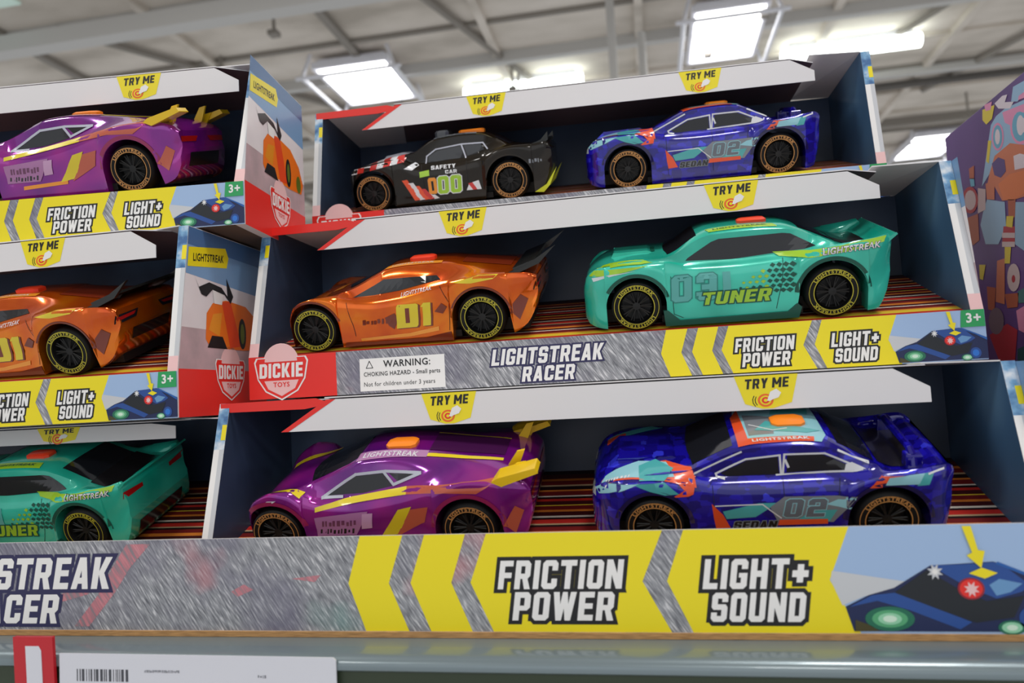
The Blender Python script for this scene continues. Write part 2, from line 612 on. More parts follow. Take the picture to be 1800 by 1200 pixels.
def lamp_panel(cx, cy, z, wx, wy, label):
    t = thing('ceiling_light', label, 'lamp', Matrix.Translation((cx, cy, z)), 'square ceiling lamps')
    q = MB()
    q.box((-wx / 2, -wy / 2, 0), (wx / 2, wy / 2, .03), LAMPE)
    q.build('diffuser', t)
    q = MB()
    q.box((-wx / 2 - .02, -wy / 2 - .02, .031), (wx / 2 + .02, wy / 2 + .02, .10), LAMPW)
    q.build('housing', t)
    q = MB()
    for x in (-wx / 2 - .07, wx / 2 + .03):
        q.box((x, -wy / 2 - .07, -.03), (x + .04, wy / 2 + .07, .05), LAMPW)
    for y in (-wy / 2 - .07, wy / 2 + .03):
        q.box((-wx / 2 - .03, y, -.03), (wx / 2 + .03, y + .04, .05), LAMPW)
    q.build('frame', t)
    q = MB()
    for x in (-wx / 2 - .12, wx / 2 + .12):
        for y in (-wy / 2 - .1, wy / 2 + .1):
            q.tube((x * 1.1, y, -.14), (x * .92, y * .95, CZ - z), .022, LAMPW, 8)
        q.tube((x * 1.1, -wy / 2 - .12, -.14), (x * 1.1, wy / 2 + .12, -.14), .025, LAMPW, 8)
    for y in (-wy / 2 - .1, wy / 2 + .1):
        q.tube((-wx / 2 - .25, y, -.14), (wx / 2 + .25, y, -.14), .025, LAMPW, 8)
    q.build('hanging_cage', t)


trim(lambda q: q.box((3.0, 10.95, CZ - .16), (16, 11.05, CZ - .08), mat('conduit_dark', (92, 88, 84), .8)))
rc = random.Random(11)
for i in range(14):      # thin purlins between the main ones
    y = 5.0 + i * .93
    trim(lambda q: q.box((-16, y, CZ - .045), (16, y + .05, CZ), BEAMD if i % 3 == 0 else CEIL))
for i in range(16):      # hanger rods with clamps
    x, y = rc.uniform(-7, 5), rc.uniform(6.4, 12)
    hh = rc.uniform(.12, .4)

    def rod(q):
        q.tube((x, y, CZ), (x, y, CZ - hh), .018, BEAMD, 8)
        q.box((x - .05, y - .05, CZ - hh - .05), (x + .05, y + .05, CZ - hh), BEAMD)
    trim(rod)
for x0, y0, x1, y1 in ((4.4, 7.0, 2.9, 10.2), (5.6, 8.2, 4.2, 11.5), (-2.2, 6.5, -0.9, 10.5), (-5.9, 6.6, -3.9, 9.6)):   # diagonal bracing
    trim(lambda q: q.tube((x0, y0, CZ - .06), (x1, y1, CZ - .06), .04, BEAMD, 8))
b = MB()
b.box((-9.0, 5.2, CZ - .03), (-5.9, 6.15, CZ - .005), mat('rooflight_green', (186, 208, 198), .5, emit=.25))
struct(b.build('window_1'))
lamp_panel(-3.24, 8.62, 4.0, .80, 1.05, 'bright square ceiling lamp in a white cage, above the left gap between the toy stacks')
lamp_panel(1.12, 8.62, 4.0, .68, 1.2, 'bright square ceiling lamp in a white cage, above the top right toy box')
lamp_panel(5.15, 14.1, 4.0, .75, 1.2, 'bright caged ceiling lamp farthest away, beside the purple toy box')


def tube_light(x0, x1, y, label):
    t = thing('tube_light', label, 'lamp', Matrix.Translation(((x0 + x1) / 2, y, 4.0)), 'tube ceiling lamps')
    L = (x1 - x0) / 2
    q = MB()
    q.tube((-L, 0, 0), (L, 0, 0), .085, TUBEE, 16)
    q.build('diffuser', t, smooth=40)
    q = MB()
    q.box((-L * .9, -.03, .08), (L * .9, .03, .15), LAMPW)
    q.build('housing', t)


tube_light(-2.16, -0.59, 9.38, 'long white tube lamp on the ceiling, above the small black toy car')
tube_light(1.89, 3.49, 9.48, 'long white tube lamp on the ceiling, right of the bright square lamp')

# ------------------------------------------------------------------ the shelf
SZ = -0.1311
sh = thing('store_shelf', 'grey metal store shelf with a rounded front rail under the toy boxes', 'shelf', Matrix.Translation((0, .5, -1.4)))
OFF = Vector((0, -.5, 1.4))


def sb(q, name, **k):
    q.v = [tuple(Vector(p) + OFF) for p in q.v]
    return q.build(name, sh, **k)


q = MB()
q.box((-1.6, .386, SZ - .02), (1.6, .86, SZ), SHELF)
sb(q, 'shelf_board')
q = MB()
prof = [(.386, SZ), (.376, SZ), (.3735, SZ - .0008), (.3715, SZ - .003), (.3708, SZ - .005), (.3708, SZ - .0072), (.3725, SZ - .0084), (.386, SZ - .0084)]
vs = [(x, a, z) for x in (-1.6, 1.6) for a, z in prof]
k = len(prof)
q.add(vs, [(i, k + i, k + (i + 1) % k, (i + 1) % k) for i in range(k)] + [list(range(k)), list(range(k, 2 * k))[::-1]], RAIL)
sb(q, 'front_rail', smooth=40, recalc=True)
q = MB()
q.box((-1.6, .3735, SZ - .055), (1.6, .384, SZ - .0086), CHANNEL)
sb(q, 'price_channel')
sh = thing('gondola', 'dark metal shelving back and plinth behind and below the grey shelf', 'shelving', Matrix.Translation((0, .5, -1.4)))
q = MB()
q.box((-1.6, .86, -1.4), (1.6, .88, .10), mat('gondola_back', (70, 74, 78), 0.6))
sb(q, 'back_panel')
q = MB()
q.box((-1.6, .40, -1.4), (1.6, .859, -1.28), SHELF)
sb(q, 'base_plinth')

# price label and the red tag
pl = thing('price_label', 'white shelf price label with a barcode on the shelf edge', 'label', Matrix.Translation((-.333, .3695, SZ - .034)))
q = MB()
q.prism([(0, 0), (.164, 0), (.164, .0322), (.1625, .0335), (0, .0342)], (0, 0, 0), (1, 0, 0), (0, 0, 1), (0, -1, 0), .001, mat('label_paper', (214, 216, 226), 0.35))
a = Art()
x = 11.0
rr = random.Random(3)
while x < 42:
    wd = rr.choice((.5, .7, 1.0, 1.6))
    a.rect(x, 19.5, x + wd, 26.0, mat('barcode_ink', (70, 72, 80), .5))
    x += wd + rr.choice((.5, .7, 1.1))
a.scribble(53, 24.6, 74, 26.0, mat('label_ink', (120, 122, 132), .5), 0, 4, 0)
a.scribble(120, 22.6, 125.5, 24.2, mat('label_ink', (120, 122, 132), .5), 0, 5, 0)
q.art(a, (0, 0, 0), (1, 0, 0), (0, 0, 1), (0, -1, 0))
q.build('label_card', pl)
rt = thing('price_tag', 'red plastic price tag with a white slip at the left end of the shelf edge', 'price tag', Matrix.Translation((-.3600, .3685, SZ - .034)))
q = MB()
sl = Vector((-.05, 0, 1)).normalized()
q.prism([(0, 0), (.0255, 0), (.0255, .0435), (0, .0435)], (0, 0, 0), (1, 0, 0), sl, (0, -1, 0), .002, PLASTR)
q.build('tag_frame', rt, bevel=.0006)
q = MB()
q.prism([(.0082, 0), (.0182, 0), (.0182, .036), (.0167, .0385), (.0082, .0385)], (0, -.0004, 0), (1, 0, 0), sl, (0, -1, 0), .0003, mat('label_paper', (214, 216, 226), 0.35))
q.build('paper_slip', rt)


# ------------------------------------------------------------------ printing shared by the boxes
def shield(a, cx, cy, wd, L=1, pale=PINKW):
    h = wd * .95
    a.ell(cx, cy + h * .17, wd * .33, h * .36, pale, L)
    out = [(-.50, .20), (-.46, .28), (.46, .28), (.50, .20), (.44, -.12), (.30, -.34), (0, -.50), (-.30, -.34), (-.44, -.12)]
    P = lambda k: [(cx + x * wd * k, cy + y * h * k) for x, y in out]
    a.poly(P(1.0), INKW, L + 1)
    a.poly(P(.94), RED, L + 2)
    a.poly([(cx + x * wd * .88, cy + y * h * .88) for x, y in [(-.36, -.16), (.36, -.16), (.28, -.33), (0, -.48), (-.28, -.33)]], pale, L + 3)
    a.ell(cx, cy + h * .20, wd * .30, h * .26, pale, L + 3, a0=0, a1=180)
    a.block('DICKIE', cx - wd * .40, cy - h * .09, cx + wd * .40, cy + h * .17, INKW, L + 4, wd * .016, RED, .04)
    a.text('TOYS', cx - wd * .15, cy - h * .26, cx + wd * .15, cy - h * .17, RED, L + 4, bold=.02)


def lip_print(a, h, logo=True, title=(185, 262.5), warn=True, x0=0, x1=500, red=True, age=True):
    if red:
        a.rect(x0, 0, 69, h, RED, 0)
        a.rect(69, 0, 302, h, SCRATCH, 0)
    else:
        a.rect(x0, 0, 302, h, SCRATCH, 0)
    a.rect(302, 0, 450, h, SCRATCH, 0)
    m = h / 2

    def chev(a0, a1, b0, b1, mm=YEL):
        a.poly([(a0, h), (b0, m), (a0 + 1, 0), (a1 + 1, 0), (b1, m), (a1, h)], mm, 1)
    chev(305, 319, 300.7, 314)
    chev(326, 339, 321, 334)
    chev(345.5, 398, 340, 391.5)
    chev(404, 449, 398.5, 443)
    a.block('FRICTION', 349, h * .43, 386, h * .72, INKW, 2, 1.15, BLACK, .16)
    a.block('POWER', 353, h * .115, 383, h * .40, INKW, 2, 1.15, BLACK, .16)
    a.block('LIGHT+', 409, h * .42, 437.5, h * .71, INKW, 2, 1.15, BLACK, .16)
    a.block('SOUND', 410.5, h * .105, 436, h * .385, INKW, 2, 1.15, BLACK, .16)
    t0, t1 = title
    a.block('LIGHTSTREAK', t0, h * .46, t1, h * .82, INKW, 2, 1.2, NAVYINK, .18)
    a.block('RACER', t0 + (t1 - t0) * .27, h * .07, t0 + (t1 - t0) * .74, h * .40, INKW, 2, 1.2, NAVYINK, .18)
    if warn:
        a.rect(87, h * .055, 150.5, h * .80, INKW, 1)
        a.text('WARNING:', 105, h * .58, 140, h * .74, BLACK, 2, .015)
        a.line([(92, h * .58), (97, h * .58), (94.5, h * .74)], .5, BLACK, 2, True)
        a.text('CHOKING HAZARD - Small parts', 90, h * .36, 147, h * .49, BLACK, 2, 0.01)
        a.text('Not for children under 3 years', 90, h * .13, 143, h * .26, BLACK, 2, 0)
    # the picture of a glowing car at the right end
    a.poly([(449, h), (443, m), (450, 0), (x1, 0), (x1, h)], SKYB, 1)
    P = lambda pts: [(446.5 + (X - 75) * .0507, h * (.02 + (1150 - Y) * .00218)) for X, Y in pts]
    a.poly(P([(20, 890), (400, 940), (340, 970), (180, 1000), (60, 1040), (10, 930)]), PALEG, 2)
    a.poly(P([(75, 1045), (200, 995), (330, 965), (520, 872), (660, 866), (830, 858), (1000, 915), (1130, 960), (1130, 1150), (110, 1150)]), DEEPB, 3)
    a.poly(P([(95, 1046), (215, 996), (340, 985), (440, 1020), (560, 1062), (700, 1110), (640, 1140), (400, 1060), (240, 1020)]), MIDB, 4)
    a.poly(P([(330, 985), (500, 890), (650, 972), (780, 1022), (965, 1000), (905, 1090), (720, 1112), (560, 1062)]), DARKGL, 5)
    a.poly(P([(520, 872), (680, 868), (830, 860), (900, 890), (1000, 960), (950, 985), (830, 1012), (690, 962)]), MIDB, 5)
    a.poly(P([(840, 868), (1000, 925), (1130, 985), (1130, 960), (1000, 912), (850, 858)]), mat('ink_blue_fin', (30, 92, 170), .38), 6)
    a.poly(P([(800, 955), (850, 930), (960, 950), (900, 985), (830, 1000)]), mat('ink_powder_blue', (104, 152, 200), .38), 6)
    a.poly(P([(120, 1100), (190, 1122), (240, 1148), (115, 1150)]), mat('ink_olive_tyre', (70, 64, 30), .38), 6)

    def glow(X, Y, rx, ry, cols, l):
        for i_, (k_, c_) in enumerate(cols):
            px, py = P([(X, Y)])[0]
            a.ell(px, py, rx * k_ * .0507, h * ry * k_ * .00218, c_, l + i_, 24)
    G1, G2, G3 = mat('ink_glow_green', (30, 110, 84), .38), mat('ink_glow_mid', (86, 170, 120), .38), mat('ink_glow_light', (150, 214, 176), .38)
    glow(295, 1096, 125, 52, ((1, G1), (.72, G2), (.48, G3), (.28, PGREEN)), 6)
    glow(890, 1132, 66, 30, ((1, G1), (.75, G3), (.4, PGREEN)), 6)
    glow(990, 1095, 62, 50, ((1, MIDB), (.6, mat('ink_azure', (40, 116, 210), .38))), 6)
    glow(710, 970, 66, 46, ((1, mat('ink_dark_red', (150, 30, 44), .38)), (.85, RED)), 7)
    star = [((1 if i % 2 else .5) * math.cos(i * math.pi / 8), (1 if i % 2 else .5) * math.sin(i * math.pi / 8)) for i in range(16)]
    a.poly(P([(712 + 40 * x, 972 + 34 * y) for x, y in star]), PINKW, 9)
    a.poly(P([(540 + 42 * x, 898 + 36 * y) for x, y in star]), PALEG, 7)
    a.poly(P([(540 + 22 * x, 898 + 18 * y) for x, y in star]), INKW, 8)
    a.poly(P([(705, 905), (770, 882), (845, 905), (780, 928)]), YEL, 10)
    a.poly(P([(690, 706), (735, 706), (760, 808), (792, 812), (768, 884), (702, 830), (730, 818)]), YEL, 11)
    if age:
        a.poly([(486.5, h), (x1 - .3, h), (x1 - .3, h * .66), (485.5, h * .66)], GREEN, 8)
        a.text('3+', 489, h * .74, 497.5, h * .94, INKW, 9, .03)


def tryme(a, cx, z0, z1):
    """yellow TRY ME tag hanging from the strip's top edge"""
    h = z1 - z0
    a.poly([(cx - 18.5, z1), (cx + 18.5, z1), (cx + 14, z0 + h * .16), (cx + 3, z0), (cx - 3, z0), (cx - 13, z0 + h * .16)], YEL, 1)
    a.block('TRY ME', cx - 12.5, z0 + h * .60, cx + 13, z0 + h * .90, BLACK, 2, 0, None, .14, .02)
    for r, m, l in ((4.6, ORG, 2), (3.3, YEL, 3), (2.3, RED, 4), (1.1, YEL, 5)):
        a.ell(cx - 1.0, z0 + h * .25, r, r * .86, m, l, 20)
    for r in (5.6, 7.0):
        a.line([(cx - 1.5 + r * math.cos(math.radians(t)), z0 + h * .25 + r * .8 * math.sin(math.radians(t))) for t in (150, 172, 194, 216)], .5, BLACK, 2)
    a.poly([(cx - .2, z0 + h * .24), (cx + 2, z0 + h * .50), (cx + 5.5, z0 + h * .58), (cx + 8.2, z0 + h * .46), (cx + 6.5, z0 + h * .32), (cx + 3.2, z0 + h * .27), (cx + 1.2, z0 + h * .22)], INKW, 6)


def side_print(a, dep, H):
    """outside of a box's side wall: u = distance from the front, v = height"""
    a.poly([(1, 0), (dep, 0), (dep, 33), (1.5, 33)], RED, 0)
    a.poly([(1.5, 33), (dep, 33), (dep, 62), (6, 62)], PANELP, 0)
    a.poly([(6, 62), (dep, 62), (dep, 100), (12, 100)], PANELG, 0)
    a.poly([(12, 100), (dep, 94), (dep, H - .5), (17, H - .5)], mat('ink_haze_blue', (124, 162, 204), .38), 1)
    a.poly([(15, 121), (dep, 119), (dep, H - .5), (17, H - .5)], mat('ink_steel_blue', (74, 112, 160), .38), 2)
    a.poly([(14, 105), (64, 111), (67, 119), (63, 126), (16, 119)], YEL, 3)
    a.text('LIGHTSTREAK', 21, 109.6, 60, 115.5, BLACK, 4, .02, rise=.12, shear=.1)
    # a small orange racing car seen from behind, with a black horned wing
    c = [(34, 55), (40, 49), (88, 49), (112, 51), (117, 60), (108, 74), (90, 84), (62, 86), (44, 82), (36, 74)]
    a.poly(c, mat('ink_car_orange', (238, 116, 20), .38), 3)
    a.poly([(56, 84), (68, 86), (82, 52), (66, 50)], mat('ink_car_red', (226, 70, 22), .38), 4)
    a.poly([(38, 62), (44, 74), (56, 76), (52, 58)], D_AMB, 4)
    a.poly([(36, 49), (42, 58), (56, 58), (62, 49)], BLACK, 4)
    a.ell(84, 62, 5.5, 12, BLACK, 5)
    a.ell(84, 62, 3, 8, mat('ink_olive', (96, 110, 30), .38), 6)
    a.ell(106, 58, 5, 7.5, mat('ink_olive', (96, 110, 30), .38), 5)
    a.poly([(22, 99), (27, 92), (40, 97), (56, 95), (64, 89), (63, 103), (72, 90), (68, 84), (60, 90), (44, 92), (36, 86), (30, 87)], BLACK, 5)
    a.poly([(44, 92), (58, 90), (56, 82), (46, 82)], INKW, 5)
    shield(a, 66, 30, 42, 3)


def edge_print(q, Y0, z0, Y1, z1, xa, xb):
    """front edge of a folded double wall: white card, red foot, printed blue head"""
    n = Vector((0, -(z1 - z0), (Y1 - Y0))).normalized()
    P = lambda t, x: (Vector((x, Y0 + (Y1 - Y0) * t, z0 + (z1 - z0) * t)) + n * .0003)

    def band(t0, t1, u0, u1, m, l=0):
        xs = xa + (xb - xa) * u0, xa + (xb - xa) * u1
        v = [P(t0, xs[0]) + n * l * 1e-4, P(t0, xs[1]) + n * l * 1e-4, P(t1, xs[1]) + n * l * 1e-4, P(t1, xs[0]) + n * l * 1e-4]
        q.add(v, [(0, 1, 2, 3)], m)
    band(0, .10, 0, 1, PINKW)
    band(.10, .70, 0, .55, INKW)
    band(.10, .70, .55, 1, PALEG)
    band(.70, 1, 0, 1, EDGEB)
    band(.76, .86, .55, 1, YEL, 1)


BW, BD, WT, LH = .5, .120, .0075, .0314
XA, YA, ZA = (1, 0, 0), (0, 1, 0), (0, 0, 1)
FRONT = (0, -1, 0)
RAMP = math.radians(20)


def display_box(label, X0, Y0, Z0, ang, D, tags, sdx=0.0, H=.1343, strip_h=.0205, lift=.0):
    M = Matrix.Translation((X0, Y0, Z0)) @ Matrix.Rotation(math.radians(ang), 4, 'Z')
    t = thing('display_box', label, 'toy box', M, 'open card display boxes of toy cars')
    # back panel and base
    q = MB()
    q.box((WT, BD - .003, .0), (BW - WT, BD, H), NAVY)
    q.build('back_panel', t)
    q = MB()
    q.box((WT, .0015, 0), (BW - WT, BD - .003, .0025), KRAFTD)
    q.build('base', t)
    # sloping floor with printed speed stripes
    q = MB()
    L = (BD - .003 - .0045) / math.cos(RAMP)
    o = Vector((WT, .004, .030))
    ua, va = Vector(XA), Vector((0, math.cos(RAMP), math.sin(RAMP)))
    q.prism([(0, 0), (BW - 2 * WT, 0), (BW - 2 * WT, L), (0, L)], o, ua, va, (0, -math.sin(RAMP), math.cos(RAMP)), .0008, STRIPES)
    fl = q.build('floor_insert', t)
    # side walls
    for x, inner, outer in ((0, 1, 0), (BW - WT, 0, 1)):
        q = MB()
        poly = [(.0006, 0), (BD, 0), (BD, H), (D, H), (.0006, LH)]
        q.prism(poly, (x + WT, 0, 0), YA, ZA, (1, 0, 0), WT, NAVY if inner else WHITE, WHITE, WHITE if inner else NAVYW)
        edge_print(q, .0006, LH, D, H, x, x + WT)
        if outer:
            a = Art()
            side_print(a, BD * 1000, H * 1000)
            clip = Art()
            clip.items = a.items
            q.art(clip, (x + WT, 0, 0), YA, ZA, (1, 0, 0))
        q.build('side_panel', t)
        # dust flap folded in from the wall's top
        q = MB()
        if inner:
            q.prism([(WT, D + .001), (WT + .072, D + .016), (WT + .052, BD - .0032), (WT, BD - .003)], (0, 0, H), XA, YA, (0, 0, 1), .0008, WHITE, WHITE, WHITE)
            q.prism([(0, 0), (.070, .0005), (.082, -.0035), (.062, -.0065), (0, -.0062)], (.001, D - .0012, H), XA, ZA, FRONT, .0008, RED)
        else:
            A_ = [Vector((x, D, H)), Vector((x, BD - .003, H)), Vector((x - .0375, BD - .0032, H + .0012)), Vector((x - .0385, D + .012, H + .0012 + lift))]
            B_ = [p + Vector((0, 0, .0008)) for p in A_]
            q.add(A_ + B_, [(0, 1, 2, 3), (7, 6, 5, 4), (0, 4, 5, 1), (1, 5, 6, 2), (2, 6, 7, 3), (3, 7, 4, 0)], WHITE)
        q.build('dust_flap', t)
    # front lip with the printing, the logo standing proud of its edge
    q = MB()
    q.prism([(0, 0), (BW, 0), (BW, LH), (0, LH)], (0, 0, 0), XA, ZA, FRONT, .0006, WHITE)
    logo_h = [(26 + 14 * math.cos(math.radians(v)), 21.5 + 16.5 * math.sin(math.radians(v))) for v in range(20, 161, 10)]
    q.prism([(a0 * .001, b0 * .001) for a0, b0 in [(8, LH * 1000 - 1)] + logo_h[::-1] + [(44, LH * 1000 - 1)]], (0, -.0001, 0), XA, ZA, FRONT, .0005, PINKW)
    a = Art()
    lip_print(a, LH * 1000)
    shield(a, 26, 19, 43, 3)
    q.art(a, (0, -.0001, 0), XA, ZA, FRONT)
    q.build('front_lip', t)
    # top panel and its hanging strip
    s0, s1 = .046 + sdx, .4535 + sdx
    yf = D - .0022
    zt = H - .0008
    zb = zt - strip_h
    q = MB()
    q.prism([(s0 + .032, yf + .0006), (s1 - .020, yf + .0006), (s1 + .003, yf + .014), (s1 + .003, BD), (s0 + .01, BD)], (0, 0, H + .0009), XA, YA, (0, 0, 1), .0008, WHITE, WHITE, mat('card_plum_inside', (112, 92, 98), .6))
    tp = q.build('top_panel', t)
    q = MB()
    q.prism([(s0, zb), (s1, zb), (s1, zb + .009), (s1 - .0195, zt), (s0 + .0335, zt)], (0, yf, 0), XA, ZA, FRONT, .0006, WHITE)
    a = Art()
    S0 = s0 * 1000
    zb_, zt_ = zb * 1000, zt * 1000
    a.poly([(S0, zb_), (S0 + 5.5, zb_), (S0 + 40, zt_), (S0 + 33.5, zt_)], RED, 1)
    for c in tags:
        tryme(a, c, zb_ + .6, zt_ + .2)
    q.art(a, (0, yf, 0), XA, ZA, FRONT)
    q.build('hanging_strip', tp)
    return M


BX = {}
BX['RM'] = display_box('open card display box with an orange and a teal toy car, right stack, middle', -.2917, .5059, .0054, 0.1, .027, (163, 357), lift=.003)
BX['RT'] = display_box('open card display box holding a black and a blue toy car, topmost on the right', -.2957, .6305, .1412, 1.86, .0165, (166, 358), lift=.006)
BX['RB'] = display_box('open card display box holding a purple and a blue toy car, lowest on the right', -.2934, .4400, SZ + .0002, 0, .030, (164.5, 362.5))
BX['LM'] = display_box('open card display box with one orange toy car in view, left stack, middle', -.8110, .4422, -.0042, .7, .017, (190, 385), .022)
BX['LT'] = display_box('open card display box with a purple toy car and yellow wing, topmost on the left', -.7769, .4388, .1322, 5.19, .034, (196, 402), .030, lift=.005)
BX['LB'] = display_box('open card display box with a teal toy car, lowest on the left', -.7965, .4610, SZ + .0002, 0, .025, (163, 362), .005, H=.1240, strip_h=.0115)

# plain cartons behind carry the upper boxes
for lab, lo, hi in (('plain brown carton standing behind the middle right display box', (-.285, .640, SZ + .0002), (.200, .765, .1405)),
                    ('plain brown carton behind the lowest right display box', (-.285, .5615, SZ + .0002), (.200, .6375, .0052))):
    t = thing('carton', lab, 'carton', Matrix.Translation((lo[0], lo[1], lo[2])))
    q = MB()
    sx, sy, sz = (hi[i] - lo[i] for i in range(3))
    q.box((0, 0, 0), (sx, sy, sz), KRAFT)
    q.build('carton_body', t, bevel=.001)
    q = MB()
    q.box((0, sy / 2 - .02, sz), (sx, sy / 2 + .02, sz + .00012), mat('packing_tape', (168, 140, 96), .3))
    q.build('tape', t)

# wide low tray in front
TW, TH = .915, .0555
TX0 = -.7265
t = thing('front_tray', 'wide low card tray with a large yellow and grey printed lip at the shelf front', 'tray', Matrix.Translation((TX0, .4004, SZ + .0002)))
q = MB()
q.box((0, -.0012, 0), (TW, .034, .0030), KRAFT)
q.build('corrugated_base', t)
q = MB()
q.prism([(0, .0030), (TW, .0030), (TW, TH), (0, TH)], (0, 0, 0), XA, ZA, FRONT, .001, WHITE)
K = 1.8
a = Art(.001 * K, -.715 - TX0, .0032)
lip_print(a, (TH - .0033) * 1000 / K, warn=False, title=(139.5, 217), x0=-5, red=False, age=False, x1=503)
# a broad pink brush stroke across the grey print
st = lambda pts, m, l: a.poly([((p[0] + 715) / K, p[1] / K) for p in pts], m, l)
ROSE = noisy('print_rose_streak', [(0.38, (140, 126, 134)), (0.55, (196, 122, 132)), (0.7, (208, 146, 154))], (1, 1, .1), 600, 4, rot=(0, math.radians(34), 0), rough=.42)
st([(-350, 2), (-340, 2), (-322, 22), (-312, 36), (-298, 50), (-314, 50), (-324, 36), (-334, 20)], ROSE, 1)
st([(-372, 15), (-352, 24), (-338, 27), (-340, 21), (-356, 17)], ROSE, 1)
st([(-246, 22), (-238, 26), (-232, 23), (-242, 19)], ROSE, 1)
st([(-208, 29), (-190, 31), (-194, 27)], ROSE, 1)
q.art(a, (0, 0, 0), XA, ZA, FRONT)
q.build('front_lip', t)
for x in (0, TW - .001):
    q = MB()
    q.prism([(.0, .0045), (.034, .0045), (.034, .03), (.0, TH)], (x + .001, 0.0011, 0), YA, ZA, (1, 0, 0), .001, WHITE)
    q.build('end_wall', t)


# ------------------------------------------------------------------ purple toy box at the right edge
t = thing('purple_toy_box', 'tall purple printed toy box with pale blue and pink swirls at the right edge', 'toy box', Matrix.Translation((.300, .35, SZ)))
q = MB()
q.box((0, 0, 0), (.16, .428, .3575), VIOLET)
q.build('box_body', t, bevel=.0006)
q = MB()
a = Art(1.0)
C = lambda n, c: mat('print_' + n, c, .4)
LB_, PK, PE, RS, OR_, WH_, YE_, DK_ = C('ice_blue', (150, 190, 222)), C('pink', (226, 150, 190)), C('peach', (206, 124, 92)), C('rose_red', (176, 44, 62)), C('rust', (176, 96, 70)), C('pale', (222, 216, 226)), C('lemon', (220, 204, 66)), C('plum', (70, 40, 92))
LB2, PE2, DK2, WH2, GY, GN, GN2 = C('aqua', (104, 176, 206)), C('apricot', (222, 128, 78)), C('indigo', (88, 70, 132)), C('cream', (206, 190, 194)), C('mauve_grey', (122, 104, 122)), C('teal_grey', (78, 128, 130)), C('deep_green', (34, 76, 84))
